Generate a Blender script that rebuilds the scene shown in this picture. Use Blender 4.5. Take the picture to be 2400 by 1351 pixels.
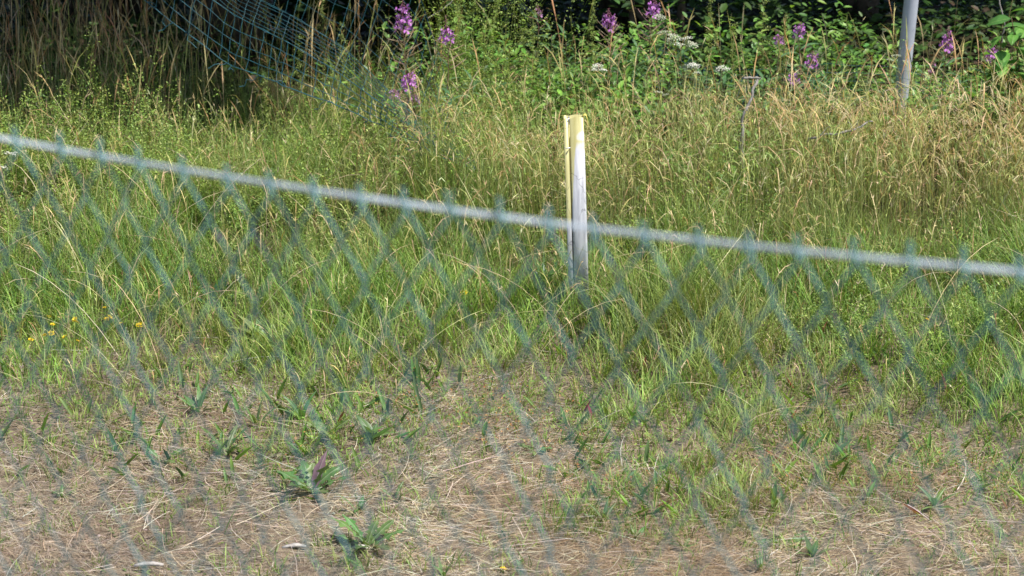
import bpy, math, random
import numpy as np
from mathutils import Vector, Matrix
R = math.radians
random.seed(7)
rng = np.random.default_rng(11)

# ------------------------------------------------------------------ camera, sky, sun, exposure
scn = bpy.context.scene
for o in list(bpy.data.objects): bpy.data.objects.remove(o)
CAM = Vector((0, 0, 3.2)); TILT = 18.5; FPX = 85 / 36 * 2400
cam_d = bpy.data.cameras.new('camera'); cam = bpy.data.objects.new('camera', cam_d)
scn.collection.objects.link(cam); scn.camera = cam
cam.location = CAM; cam.rotation_euler = (R(90 - TILT), 0, 0)
cam_d.lens = 85; cam_d.sensor_width = 36; cam_d.clip_start = 0.05; cam_d.clip_end = 600
cam_d.dof.use_dof = True; cam_d.dof.focus_distance = 9.0
cam_d.dof.aperture_fstop = 6.0; cam_d.dof.aperture_blades = 7

SUN_EL = 60.0; SUN_AZ = 112.0        # azimuth clockwise from +Y (north): right, a little behind the camera
world = bpy.data.worlds.new("World"); scn.world = world; world.use_nodes = True
wn = world.node_tree.nodes; wl = world.node_tree.links
sky = wn.new('ShaderNodeTexSky'); sky.sky_type = 'NISHITA'; sky.sun_disc = False
sky.sun_elevation = R(SUN_EL); sky.sun_rotation = R(SUN_AZ)
wn['Background'].inputs['Strength'].default_value = 0.11
wl.new(sky.outputs[0], wn['Background'].inputs['Color'])
sl = bpy.data.lights.new('sun', 'SUN'); sl.energy = 4.7; sl.angle = R(0.5); sl.color = (1, .95, .86)
so = bpy.data.objects.new('sun', sl); scn.collection.objects.link(so)
sv = Vector((math.sin(R(SUN_AZ)) * math.cos(R(SUN_EL)), math.cos(R(SUN_AZ)) * math.cos(R(SUN_EL)), math.sin(R(SUN_EL))))
so.rotation_euler = sv.to_track_quat('Z', 'Y').to_euler(); so.location = (4, -2, 12)
scn.view_settings.view_transform = 'Standard'; scn.view_settings.look = 'None'
scn.view_settings.exposure = 0.47; scn.view_settings.gamma = 1; scn.view_settings.use_curve_mapping = False
scn.render.engine = 'CYCLES'; scn.cycles.max_bounces = 6; scn.cycles.diffuse_bounces = 3; scn.cycles.transmission_bounces = 4

# ------------------------------------------------------------------ helpers
COL = scn.collection
def ray(px, py):
    t = R(TILT); x = (px - 1200) / FPX; y = (675.5 - py) / FPX
    return Vector((x, math.cos(t) + y * math.sin(t), -math.sin(t) + y * math.cos(t)))
def on_ground(px, py, z=0.0):
    d = ray(px, py); return CAM + d * ((z - CAM.z) / d.z)
def at_depth(px, py, Y):
    d = ray(px, py); return CAM + d * (Y / d.y)

def waves(seed, n=14, f0=.6, f1=5.0):
    r = np.random.default_rng(seed)
    f = np.exp(r.uniform(math.log(f0), math.log(f1), n)); a = r.uniform(0, 2 * np.pi, n); p = r.uniform(0, 2 * np.pi, n)
    amp = 1 / np.sqrt(f); amp /= np.sqrt((amp ** 2).sum() / 2)
    def fn(x, y):
        v = 0
        for i in range(n): v = v + amp[i] * np.sin(f[i] * 2 * np.pi * (x * np.cos(a[i]) + y * np.sin(a[i])) / 2 + p[i])
        return v                                   # about unit variance
    return fn
n_gr = waves(1, f0=.3, f1=6); n_a = waves(2); n_b = waves(3, f0=.5, f1=3); n_c = waves(4, f0=1, f1=8); n_d = waves(5, f0=.4, f1=2)
def ground_z(x, y): return .012 * n_gr(x, y) + .018 * n_d(x, y)
def sstep(x, a, b):
    t = np.clip((x - a) / (b - a), 0, 1); return t * t * (3 - 2 * t)
def edge_y(x):                                     # where the bare thatch gives way to grass
    return np.interp(x, [-3, -1.7, -.6, .3, 1.0, 1.7, 3], [7.95, 7.88, 7.75, 7.65, 7.25, 6.95, 6.8]) - .12 * sstep(-x, 0, 1) + .2 * n_b(x * 1.5, 3.3)

def mesh_np(name, V, F, mats, col=None, mi=None, smooth=True):
    """V (n,3); F (m,k) one face size; col (n,3)"""
    me = bpy.data.meshes.new(name)
    V = np.ascontiguousarray(V, np.float32); F = np.ascontiguousarray(F, np.int32)
    m, k = F.shape
    me.vertices.add(len(V)); me.vertices.foreach_set('co', V.ravel())
    me.loops.add(m * k); me.loops.foreach_set('vertex_index', F.ravel())
    me.polygons.add(m); me.polygons.foreach_set('loop_start', np.arange(m, dtype=np.int32) * k)
    me.polygons.foreach_set('loop_total', np.full(m, k, np.int32))
    if smooth: me.polygons.foreach_set('use_smooth', np.ones(m, bool))
    if mi is not None: me.polygons.foreach_set('material_index', np.asarray(mi, np.int32))
    if col is not None:
        c = np.ones((len(V), 4), np.float32); c[:, :3] = np.clip(col, 0.003, .95)
        at = me.color_attributes.new('col', 'FLOAT_COLOR', 'POINT'); at.data.foreach_set('color', c.ravel())
    me.update(calc_edges=True)
    for mm in (mats if isinstance(mats, (list, tuple)) else [mats]): me.materials.append(mm)
    return me
def link(name, me, parent=None, loc=None, rot=None):
    o = bpy.data.objects.new(name, me); COL.objects.link(o)
    if parent is not None: o.parent = parent
    if loc is not None: o.location = loc
    if rot is not None: o.rotation_euler = rot
    return o
def thing(name, label, cat, loc=(0, 0, 0), rz=0, group=None):
    o = bpy.data.objects.new(name, None); COL.objects.link(o); o.location = loc; o.rotation_euler = (0, 0, rz)
    o.empty_display_size = .1
    return tag(o, label, cat, group)
def tag(o, label=None, cat=None, group=None, kind=None):
    if label: o['label'] = label
    if cat: o['category'] = cat
    if group: o['group'] = group
    if kind: o['kind'] = kind
    return o
def copy_tree(root):
    r = root.copy(); COL.objects.link(r)
    for ch in root.children:
        c = ch.copy(); COL.objects.link(c); c.parent = r
        for g in ch.children:
            d = g.copy(); COL.objects.link(d); d.parent = c
    return r

def tube(path, rad, n=6, caps=True):
    """-> V,F(quads) of a tube along path"""
    P = np.array([tuple(p) for p in path], float); m = len(P)
    rad = np.full(m, rad) if np.isscalar(rad) else np.array(rad, float)
    T = np.gradient(P, axis=0); T /= np.linalg.norm(T, axis=1)[:, None] + 1e-12
    up = np.array([0, 0, 1.]) if abs(T[0, 2]) < .8 else np.array([1., 0, 0])
    V = []
    u = up - T[0] * T[0].dot(up); u /= np.linalg.norm(u)
    for i in range(m):
        u = u - T[i] * T[i].dot(u); u /= np.linalg.norm(u) + 1e-12; w = np.cross(T[i], u)
        a = np.arange(n) / n * 2 * np.pi
        V.append(P[i] + rad[i] * (np.cos(a)[:, None] * u + np.sin(a)[:, None] * w))
    V = np.concatenate(V); F = []
    for i in range(m - 1):
        for j in range(n):
            k = (j + 1) % n; F.append((i * n + j, i * n + k, (i + 1) * n + k, (i + 1) * n + j))
    if caps and n == 4: F += [(3, 2, 1, 0), tuple((m - 1) * n + j for j in range(4))]
    if caps and n == 6:
        b = (m - 1) * n; F += [(3, 2, 1, 0), (5, 4, 3, 0), (b, b + 1, b + 2, b + 3), (b, b + 3, b + 4, b + 5)]
    return V, np.array(F)
def join(parts):
    V, F, M, C, k = [], [], [], [], 0
    for p in parts:
        v, f = p[0], np.asarray(p[1]); V.append(v); F.append(f + k); k += len(v)
        M.append(np.full(len(f), p[2] if len(p) > 2 else 0))
        C.append(np.tile(p[3], (len(v), 1)) if len(p) > 3 and np.ndim(p[3]) == 1 else (p[3] if len(p) > 3 else np.full((len(v), 3), .5)))
    return np.concatenate(V), np.concatenate(F), np.concatenate(M), np.concatenate(C)

# ------------------------------------------------------------------ materials
def new_mat(name):
    m = bpy.data.materials.new(name); m.use_nodes = True; nt = m.node_tree
    return m, nt, nt.nodes, nt.links, nt.nodes['Principled BSDF']
def leaf_mat(name, rough=.55, trans=.35, spec=.35, tint=None, noise=18, amt=.35):
    """foliage: colour attribute 'col' (or tint) with a little mottling, partly translucent"""
    m, nt, N, L, b = new_mat(name)
    if tint is None:
        c = N.new('ShaderNodeAttribute'); c.attribute_name = 'col'; src = c.outputs['Color']
    else:
        c = N.new('ShaderNodeRGB'); c.outputs[0].default_value = (*tint, 1); src = c.outputs[0]
    tc = N.new('ShaderNodeTexCoord'); nz = N.new('ShaderNodeTexNoise'); nz.inputs['Scale'].default_value = noise; nz.inputs['Detail'].default_value = 4
    L.new(tc.outputs['Object'], nz.inputs['Vector'])
    mr = N.new('ShaderNodeMapRange'); mr.inputs['From Min'].default_value = .3; mr.inputs['From Max'].default_value = .7
    mr.inputs['To Min'].default_value = 1 - amt; mr.inputs['To Max'].default_value = 1 + amt
    L.new(nz.outputs['Fac'], mr.inputs['Value'])
    mx = N.new('ShaderNodeVectorMath'); mx.operation = 'SCALE'; L.new(src, mx.inputs[0]); L.new(mr.outputs[0], mx.inputs['Scale'])
    L.new(mx.outputs[0], b.inputs['Base Color']); b.inputs['Roughness'].default_value = rough
    b.inputs['Specular IOR Level'].default_value = spec
    if trans > 0:
        tr = N.new('ShaderNodeBsdfTranslucent'); hs = N.new('ShaderNodeVectorMath'); hs.operation = 'MULTIPLY'
        hs.inputs[1].default_value = (1.25, 1.2, .6); L.new(mx.outputs[0], hs.inputs[0]); L.new(hs.outputs[0], tr.inputs['Color'])
        ms = N.new('ShaderNodeMixShader'); ms.inputs[0].default_value = trans
        L.new(b.outputs[0], ms.inputs[1]); L.new(tr.outputs[0], ms.inputs[2]); L.new(ms.outputs[0], N['Material Output'].inputs['Surface'])
    return m
M_grass = leaf_mat('grass_blade', .5, .30, .35)
M_straw = leaf_mat('dry_straw', .6, .2, .3, noise=30, amt=.25)
M_leaf = leaf_mat('leaf', .42, .32, .5, noise=40, amt=.22)
M_shade = leaf_mat('hedge_leaf', .5, .3, .35)
def simple_mat(name, col, rough=.5, metal=0, noise=25, amt=.2, bump=.0, trans=0):
    m, nt, N, L, b = new_mat(name)
    tc = N.new('ShaderNodeTexCoord'); nz = N.new('ShaderNodeTexNoise'); nz.inputs['Scale'].default_value = noise; nz.inputs['Detail'].default_value = 6
    L.new(tc.outputs['Object'], nz.inputs['Vector'])
    cr = N.new('ShaderNodeValToRGB'); cr.color_ramp.elements[0].position = .3; cr.color_ramp.elements[1].position = .7
    cr.color_ramp.elements[0].color = (*[c * (1 - amt) for c in col], 1); cr.color_ramp.elements[1].color = (*[min(1, c * (1 + amt)) for c in col], 1)
    L.new(nz.outputs['Fac'], cr.inputs[0]); L.new(cr.outputs[0], b.inputs['Base Color'])
    b.inputs['Roughness'].default_value = rough; b.inputs['Metallic'].default_value = metal
    if bump:
        bp = N.new('ShaderNodeBump'); bp.inputs['Strength'].default_value = bump; bp.inputs['Distance'].default_value = .004
        L.new(nz.outputs['Fac'], bp.inputs['Height']); L.new(bp.outputs[0], b.inputs['Normal'])
    return m
M_teal = simple_mat('teal_plastic_wire', (.16, .34, .37), .45, 0, 40, .3)
M_tealdark = simple_mat('old_teal_wire', (.024, .105, .135), .45, 0, 30, .4)
M_galv = simple_mat('galvanised_wire', (.70, .78, .90), .38, .1, 60, .2)
M_bark = simple_mat('bark', (.09, .065, .045), .9, 0, 30, .5, .6)
M_lichen = simple_mat('lichen_bark', (.24, .22, .20), .9, 0, 45, .55, .6)
M_petal = simple_mat('magenta_petal', (.50, .17, .55), .55, 0, 60, .25)
M_petalpale = simple_mat('pale_pink_petal', (.52, .25, .50), .55, 0, 60, .25)
M_white = simple_mat('white_floret', (.68, .68, .60), .7, 0, 80, .12)
M_yellow = simple_mat('yellow_petal', (.78, .62, .03), .5, 0, 60, .15)
M_orange = simple_mat('orange_petal', (.80, .50, .02), .5, 0, 60, .15)

# ------------------------------------------------------------------ ground
def build_ground():
    m, nt, N, L, b = new_mat('ground_soil')
    tc = N.new('ShaderNodeTexCoord')
    def noise(s, d=6, r=.6, sc=(1, 1, 1)):
        mp = N.new('ShaderNodeMapping'); mp.inputs['Scale'].default_value = sc; L.new(tc.outputs['Object'], mp.inputs[0])
        n = N.new('ShaderNodeTexNoise'); n.inputs['Scale'].default_value = s; n.inputs['Detail'].default_value = d; n.inputs['Roughness'].default_value = r
        L.new(mp.outputs[0], n.inputs['Vector']); return n
    n1 = noise(28, 8, .7); n2 = noise(3, 4); n3 = noise(110, 5, .7, (1, 3, 1))
    r1 = N.new('ShaderNodeValToRGB'); e = r1.color_ramp.elements
    e[0].position = .3; e[0].color = (.07, .05, .035, 1); e[1].position = .72; e[1].color = (.34, .285, .21, 1)
    x = e.new(.5); x.color = (.21, .15, .105, 1); L.new(n1.outputs['Fac'], r1.inputs[0])
    r2 = N.new('ShaderNodeValToRGB'); e = r2.color_ramp.elements
    e[0].position = .35; e[0].color = (.16, .12, .08, 1); e[1].position = .68; e[1].color = (.37, .32, .24, 1); L.new(n3.outputs['Fac'], r2.inputs[0])
    mx = N.new('ShaderNodeMixRGB'); L.new(n2.outputs['Fac'], mx.inputs[0]); L.new(r1.outputs[0], mx.inputs[1]); L.new(r2.outputs[0], mx.inputs[2])
    # dark humus away from the verge; shade under plants is put into its colour
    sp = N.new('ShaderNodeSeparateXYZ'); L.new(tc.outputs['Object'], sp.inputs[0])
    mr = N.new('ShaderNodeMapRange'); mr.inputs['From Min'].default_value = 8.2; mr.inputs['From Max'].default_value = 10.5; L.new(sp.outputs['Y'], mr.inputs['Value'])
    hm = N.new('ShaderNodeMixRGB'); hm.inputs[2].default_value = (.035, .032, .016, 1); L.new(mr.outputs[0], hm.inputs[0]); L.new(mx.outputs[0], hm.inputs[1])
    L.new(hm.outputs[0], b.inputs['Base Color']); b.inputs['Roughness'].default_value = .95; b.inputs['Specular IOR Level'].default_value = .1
    bp = N.new('ShaderNodeBump'); bp.inputs['Strength'].default_value = .9; bp.inputs['Distance'].default_value = .012
    L.new(n1.outputs['Fac'], bp.inputs['Height']); L.new(bp.outputs[0], b.inputs['Normal'])
    xs = np.concatenate([[-300, -60, -15], np.linspace(-6, 6, 200), [15, 60, 300]])
    ys = np.concatenate([[-300, -60, -10, 0, 4], np.linspace(5.5, 17, 200), [25, 80, 300]])
    X, Y = np.meshgrid(xs, ys); Z = ground_z(X, Y) + .006 * n_c(X * 3, Y * 3)
    far = (np.abs(X) > 6.01) | (Y < 5.4) | (Y > 17.1); Z[far] = 0
    V = np.stack([X.ravel(), Y.ravel(), Z.ravel()], 1); nx = len(xs); ny = len(ys)
    i, j = np.meshgrid(np.arange(nx - 1), np.arange(ny - 1)); a = (j * nx + i).ravel()
    F = np.stack([a, a + 1, a + 1 + nx, a + nx], 1)
    o = link('ground', mesh_np('ground', V, F, m)); o['kind'] = 'structure'
build_ground()

# ------------------------------------------------------------------ ribbons (grass blades, straws, stems)
def ribbons(x, y, z, az, lean, curve, L, W, prof, c0, c1, seg=3, azc=0, power=1.4, spread=1.0, floor=True):
    n = len(x); prof = np.asarray(prof, float)
    P = np.zeros((n, seg + 1, 3)); P[:, 0] = np.stack([x, y, z], 1)
    for k in range(seg):
        t = (k + .5) / seg; th = lean + curve * t ** power; a = az + azc * t
        st = (L / seg)
        P[:, k + 1, 0] = P[:, k, 0] + st * np.sin(th) * np.cos(a)
        P[:, k + 1, 1] = P[:, k, 1] + st * np.sin(th) * np.sin(a)
        P[:, k + 1, 2] = P[:, k, 2] + st * np.cos(th)
    if floor: P[:, :, 2] = np.maximum(P[:, :, 2], z[:, None] - .004 + .012 * rng.random((n, 1)))
    sa = az + np.pi / 2 + rng.uniform(-1, 1, n) * spread
    S = np.stack([np.cos(sa), np.sin(sa), rng.uniform(-.25, .25, n)], 1)
    V = np.zeros((n, seg + 1, 2, 3)); w = (W[:, None] * prof[None, :] / 2)[:, :, None]
    V[:, :, 0] = P - S[:, None] * w; V[:, :, 1] = P + S[:, None] * w
    t = np.linspace(0, 1, seg + 1)[None, :, None]
    C = c0[:, None] * (1 - t) + c1[:, None] * t
    C = np.repeat(C[:, :, None], 2, 2)
    base = np.arange(n)[:, None] * (2 * (seg + 1)) + np.arange(seg)[None] * 2
    F = np.stack([base, base + 1, base + 3, base + 2], -1).reshape(-1, 4)
    return V.reshape(-1, 3), F, C.reshape(-1, 3), P
def cat(parts):
    V, F, C, k = [], [], [], 0
    for v, f, c in parts: V.append(v); F.append(f + k); C.append(c); k += len(v)
    return np.concatenate(V), np.concatenate(F), np.concatenate(C)
def palette(cols, weights, n, jit=.18):
    c = np.array(cols)[rng.choice(len(cols), n, p=np.array(weights) / sum(weights))]
    return c * (1 + jit * rng.standard_normal((n, 1))) * (1 + .06 * rng.standard_normal((n, 3)))
def wedge_xy(n, y0, y1, m=.75, k=.215):
    y = rng.uniform(y0, y1, n); h = k * y + m; x = rng.uniform(-1, 1, n) * h
    keep = rng.random(n) < h / (k * y1 + m); return x[keep], y[keep]

# thatch: dead straws lying on the ground
def build_thatch():
    x, y = wedge_xy(270000, 6.2, 9.9)
    e = edge_y(x); p = 1 - .8 * sstep(y, e + .1, e + 1.3); p *= np.clip(.85 + .22 * n_c(x * 1.5, y * 1.8), .4, 1)
    k = rng.random(len(x)) < p; x, y = x[k], y[k]; n = len(x)
    cl = n_a(x * 1.5, y * 1.5); cl2 = n_b(x * 1.2, y * 1.2)
    az = np.where(rng.random(n) < .6, .55 * rng.standard_normal(n) + .5 * cl, rng.uniform(0, 6.28, n)) + np.where(rng.random(n) < .5, np.pi, 0)
    z = ground_z(x, y) + .002 + .016 * rng.random(n) ** 2 + .006 * np.clip(cl2, 0, 2)
    L = rng.uniform(.012, .075, n) * np.where(rng.random(n) < .07, 2.8, 1)
    lean = np.pi / 2 - rng.uniform(-.10, .30, n); curve = rng.uniform(-.1, .6, n)
    c = palette([(.48, .40, .275), (.33, .27, .18), (.62, .56, .44), (.25, .175, .11), (.41, .38, .35), (.13, .105, .08)], [24, 24, 13, 12, 18, 18], n, .25)
    c = c * (1 + .22 * n_c(x * 1.3, y * 1.8) + .12 * n_a(x * 2, y * 2.4))[:, None]
    red = sstep(cl2, .2, 1.4)[:, None]; right = sstep(x, -.5, 1.6)[:, None]
    c = c * (1 - .35 * red) + np.array([.30, .17, .08]) * .35 * red
    c = c * (1 - .22 * right) + np.array([.42, .26, .12]) * .22 * right
    left = sstep(-x - (y - 7) * .9, .2, 1.6)[:, None]
    c = c * (1 - .35 * left) + np.array([.38, .30, .27]) * .35 * left
    V, F, C, _ = ribbons(x, y, z, az, lean, curve, L, rng.uniform(.0009, .0023, n), [1, 1, .5], c, c * 1.05, 2, rng.uniform(-1, 1, n) * .8)
    x, y = wedge_xy(7000, 6.2, 9.4); k = rng.random(len(x)) < np.clip(.5 + .5 * n_b(x * 1.7, y * 2.2), .05, 1) * (1 - .6 * sstep(y, edge_y(x), edge_y(x) + .8)); x, y = x[k], y[k]; n = len(x)
    c = palette([(.66, .59, .48), (.54, .45, .33), (.60, .54, .46), (.38, .28, .17)], [4, 4, 3, 2], n)
    az = .5 * rng.standard_normal(n) + .7 * n_a(x * 1.2, y * 1.2) + rng.choice([0, np.pi], n)
    V2, F2, C2, _ = ribbons(x, y, ground_z(x, y) + .012 + .025 * rng.random(n), az, np.pi / 2 - rng.uniform(-.05, .22, n), rng.uniform(0, .4, n), rng.uniform(.08, .24, n), rng.uniform(.0014, .0024, n), [1, 1, 1, .8, .4], c, c, 4, rng.uniform(-.7, .7, n))
    V, F, C = cat([(V, F, C), (V2, F2, C2)])
    o = link('dead_grass_thatch', mesh_np('thatch', V, F, M_straw, C))
    tag(o, 'matted dead straw and thatch covering the bare foreground ground', 'dead grass', kind='stuff')
build_thatch()

GREENS = [(.15, .265, .045), (.22, .345, .065), (.085, .175, .04), (.29, .39, .10), (.33, .37, .13)]
def build_green_grass():
    parts = []
    # low to knee-high blades, growing in tufts
    x, y = wedge_xy(215000, 7.0, 12.9, .7)
    e = edge_y(x); p = np.maximum(sstep(y + .38 * n_a(x, y), e - .25, e + .75) * (1 - .25 * sstep(y, 11, 12.5)), .10 * sstep(n_a(x * 2 + 7, y * 2), .1, 1.2)) * (1 - .6 * sstep(y + .6 * sstep(x, -.3, .3), 11.5, 12.2)) * (1 - .45 * sstep(x, -.2, .4) * sstep(y, 10.2, 10.8))
    p *= .55 + .45 * sstep(n_c(x * 1.6, y * 1.6), -1, 1)
    p = p * (1 - .85 * np.exp(-((x - .25) / .09) ** 2 - ((y - 8.85) / .35) ** 2))
    k = rng.random(len(x)) < p; x, y = x[k], y[k]; n = len(x)
    gx = np.round(x / .07) * .07; gy = np.round(y / .07) * .07
    jx = gx + .05 * np.sin(gx * 911 + gy * 577); jy = gy + .05 * np.sin(gx * 373 + gy * 797)
    f = rng.uniform(.0, .75, n); x = x * (1 - f) + jx * f; y = y * (1 - f) + jy * f
    d = y - edge_y(x)
    L = (.05 + .19 * sstep(d, .2, 2.2)) * rng.uniform(.5, 1.35, n) * (1 + .36 * n_b(gx * 2.2, gy * 2.2)).clip(.3, 2)
    L = L * (1 - .45 * sstep(x, -.2, .3) * sstep(y, 9.9, 10.2)); L = np.maximum(L, .03)
    az = np.arctan2(y - jy, x - jx) + rng.uniform(-1, 1, n)
    lean = np.abs(rng.normal(.15, .2, n)) + .1; curve = rng.uniform(.2, 1.5, n)
    c = palette(GREENS + [(.42, .34, .18)], [26, 30, 18, 17, 7, 5], n)
    br = sstep(n_b(x * 1.5 + 9, y * 1.5), .0, 1.2)[:, None]; c = c * (1 - .3 * br) + np.array([.30, .26, .11]) * .3 * br
    fresh = (1 - sstep(np.abs(d - .9), .2, 1.2))[:, None]; c = c * (1 + .22 * fresh)
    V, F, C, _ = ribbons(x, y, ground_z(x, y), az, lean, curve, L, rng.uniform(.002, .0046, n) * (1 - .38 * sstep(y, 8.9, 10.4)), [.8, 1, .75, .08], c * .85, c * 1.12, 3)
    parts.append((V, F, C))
    # scattered tufts in the thatch
    nt = 950; tx, ty = wedge_xy(nt * 2, 6.3, 8.6, .6); tx, ty = tx[:nt], ty[:nt]
    m = 15; x = np.repeat(tx, m) + rng.normal(0, .022, len(tx) * m); y = np.repeat(ty, m) + rng.normal(0, .022, len(tx) * m); n = len(x)
    c = palette(GREENS, [28, 28, 16, 16, 12], n)
    L = np.repeat(rng.uniform(.02, .09, len(tx)), m) * rng.uniform(.4, 1.2, n)
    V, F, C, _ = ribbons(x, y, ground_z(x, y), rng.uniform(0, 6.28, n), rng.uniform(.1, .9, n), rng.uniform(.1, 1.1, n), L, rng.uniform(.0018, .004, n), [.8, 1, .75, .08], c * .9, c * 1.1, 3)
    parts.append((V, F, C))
    V, F, C = cat(parts)
    o = link('meadow_grass', mesh_np('meadow_grass', V, F, M_grass, C))
    tag(o, 'green meadow grass blades growing thick behind the bare strip', 'grass', kind='stuff')
build_green_grass()

def build_dry_stems():
    parts = []
    def batch(N, xy, hfun, lean_s, droop, W, cols, wts, pk=None, head=(.16, 5.0), jitter=.15, seg=9, green=0.0):
        x, y = xy(N)
        if pk is not None:
            k = rng.random(len(x)) < pk(x, y); x, y = x[k], y[k]
        n = len(x); L = hfun(x, y) * rng.uniform(.72, 1.2, n)
        c = palette(cols, wts, n, jitter)
        prof = [1, 1, .95, .9, .85, .75, .7]
        # stem then a rough ear: width swells and pinches
        hw, hk = head
        prof = [1.0, .95, .9, .85, .8, .75, .7, hk * .8, hk, .3][:seg + 1] if seg == 9 else prof
        az = rng.uniform(0, 6.28, n) * .55 + rng.choice([0, np.pi], n, p=[.6, .4]); 
        lean = np.abs(rng.normal(0, lean_s, n)); curve = rng.uniform(droop[0], droop[1], n)
        cr_ = c * (1 - green) + np.array([.22, .29, .07]) * green
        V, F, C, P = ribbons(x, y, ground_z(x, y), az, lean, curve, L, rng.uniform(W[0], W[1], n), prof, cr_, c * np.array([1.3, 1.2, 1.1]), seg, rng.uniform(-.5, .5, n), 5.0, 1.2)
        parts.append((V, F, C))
        # side branchlets of the ear
        m = 3; idx = np.repeat(np.arange(n), m); t = rng.integers(6, seg, len(idx))
        b = P[idx, t]; dirv = P[idx, np.minimum(t + 1, seg)] - P[idx, t]
        a2 = np.arctan2(dirv[:, 1], dirv[:, 0]) + rng.normal(0, .9, len(idx))
        ln = np.arccos(np.clip(dirv[:, 2] / (np.linalg.norm(dirv, axis=1) + 1e-9), -1, 1)) + rng.normal(.15, .35, len(idx))
        cc = c[idx] * 1.08
        V, F, C, _ = ribbons(b[:, 0], b[:, 1], b[:, 2], a2, ln, rng.uniform(.1, .6, len(idx)), L[idx] * rng.uniform(.04, .1, len(idx)), rng.uniform(.0025, .0045, len(idx)), [.5, 1, .15], cc, cc * 1.1, 2, floor=False)
        parts.append((V, F, C))
    TAN = [(.55, .43, .25), (.46, .34, .20), (.42, .40, .17), (.62, .52, .34), (.40, .25, .13), (.33, .35, .12)]
    # pale drooping fescue, dense on the right
    def pk(x, y):
        a = 1.0 * sstep(x, -.15, .3) * sstep(y, 9.75, 10.1) * (1 - sstep(y, 10.9, 11.3))
        b = .14 * sstep(y, 8.8, 9.8)
        c = .6 * sstep(x, -.6, -.15) * sstep(y, 9.9, 10.3)
        bk = 1 - .85 * sstep(y, 11.0, 11.4); a = a * bk; b = b * bk * (1 - .75 * sstep(-x, -.1, .5)); c = c * (1 - sstep(y, 11.2, 11.8))
        return np.clip(np.maximum(np.maximum(a, b), c) * (.56 + .5 * n_a(x * 1.3 + 3, y * 1.3)), 0.02, 1)
    batch(19000, lambda N: wedge_xy(N, 8.8, 11.8), lambda x, y: (.26 + .32 * sstep(y, 9.5, 10.1)) * (1 - .12 * sstep(y, 10.6, 11.4)) * (1 + .17 * n_b(x * 1.3, y)), .10, (.8, 3.3), (.0011, .0020), TAN, [26, 18, 24, 12, 10, 22], pk, (.16, 2.3), green=.65)
    batch(5000, lambda N: wedge_xy(N, 9.6, 11.2), lambda x, y: .50 + 0 * x, .10, (.1, .9), (.0012, .0022), [(.33, .40, .14), (.42, .44, .20), (.25, .33, .09)], [3, 2, 3], lambda x, y: np.clip(sstep(x, -.6, .1) * sstep(y, 9.7, 10.0) * (.7 + .4 * n_a(x, y)), 0, 1), (.1, 1.0), green=.5)
    # thin green-gold stems through the middle
    batch(4600, lambda N: wedge_xy(N, 8.1, 11.6), lambda x, y: .16 + .24 * sstep(y, 8.2, 10), .22, (.1, 1.4), (.0010, .0018), TAN + [(.23, .28, .07)], [14, 12, 26, 10, 8, 22, 25], lambda x, y: sstep(y, edge_y(x) - .1, edge_y(x) + .8) * .9, (.1, 2.2))
    # tall brown stems, upper left
    batch(3000, lambda N: wedge_xy(N, 11.2, 13.2), lambda x, y: .62 + 0 * x, .24, (.0, 1.0), (.0014, .0026), [(.36, .22, .11), (.42, .33, .17), (.25, .27, .09), (.50, .42, .26)], [30, 24, 30, 14],
          lambda x, y: (1 - .6 * sstep(x, -1.9, -1.5)) * (1 - .9 * sstep(x, -1.0, -.4)), (.15, 2.8))
    batch(420, lambda N: wedge_xy(N, 10.9, 12.4), lambda x, y: .58 + 0 * x, .12, (.2, 1.2), (.0016, .0026), [(.48, .33, .17), (.55, .47, .28), (.36, .36, .15)], [30, 24, 20], lambda x, y: sstep(x, -.9, -.5), (.15, 3.0), green=.2)
    # a few long straws arching across everything
    x, y = wedge_xy(420, 8.0, 11.0); n = len(x)
    c = palette([(.62, .54, .34), (.55, .45, .27), (.45, .45, .2)], [5, 4, 3], n)
    V, F, C, _ = ribbons(x, y, ground_z(x, y), rng.choice([0, np.pi], n) + rng.normal(0, .5, n), rng.uniform(.1, .95, n), rng.uniform(.2, 1.5, n), rng.uniform(.3, .62, n), rng.uniform(.0022, .0036, n), [1, .9, .85, .75, .6, .9, .9, .3], c, c * 1.1, 7, rng.uniform(-.4, .4, n), 1.5)
    parts.append((V, F, C))
    V, F, C = cat(parts)
    o = link('dry_grass_stems', mesh_np('dry_stems', V, F, M_straw, C))
    tag(o, 'pale ripe grass stems with drooping seed heads over the meadow', 'grass', kind='stuff')
build_dry_stems()

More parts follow.
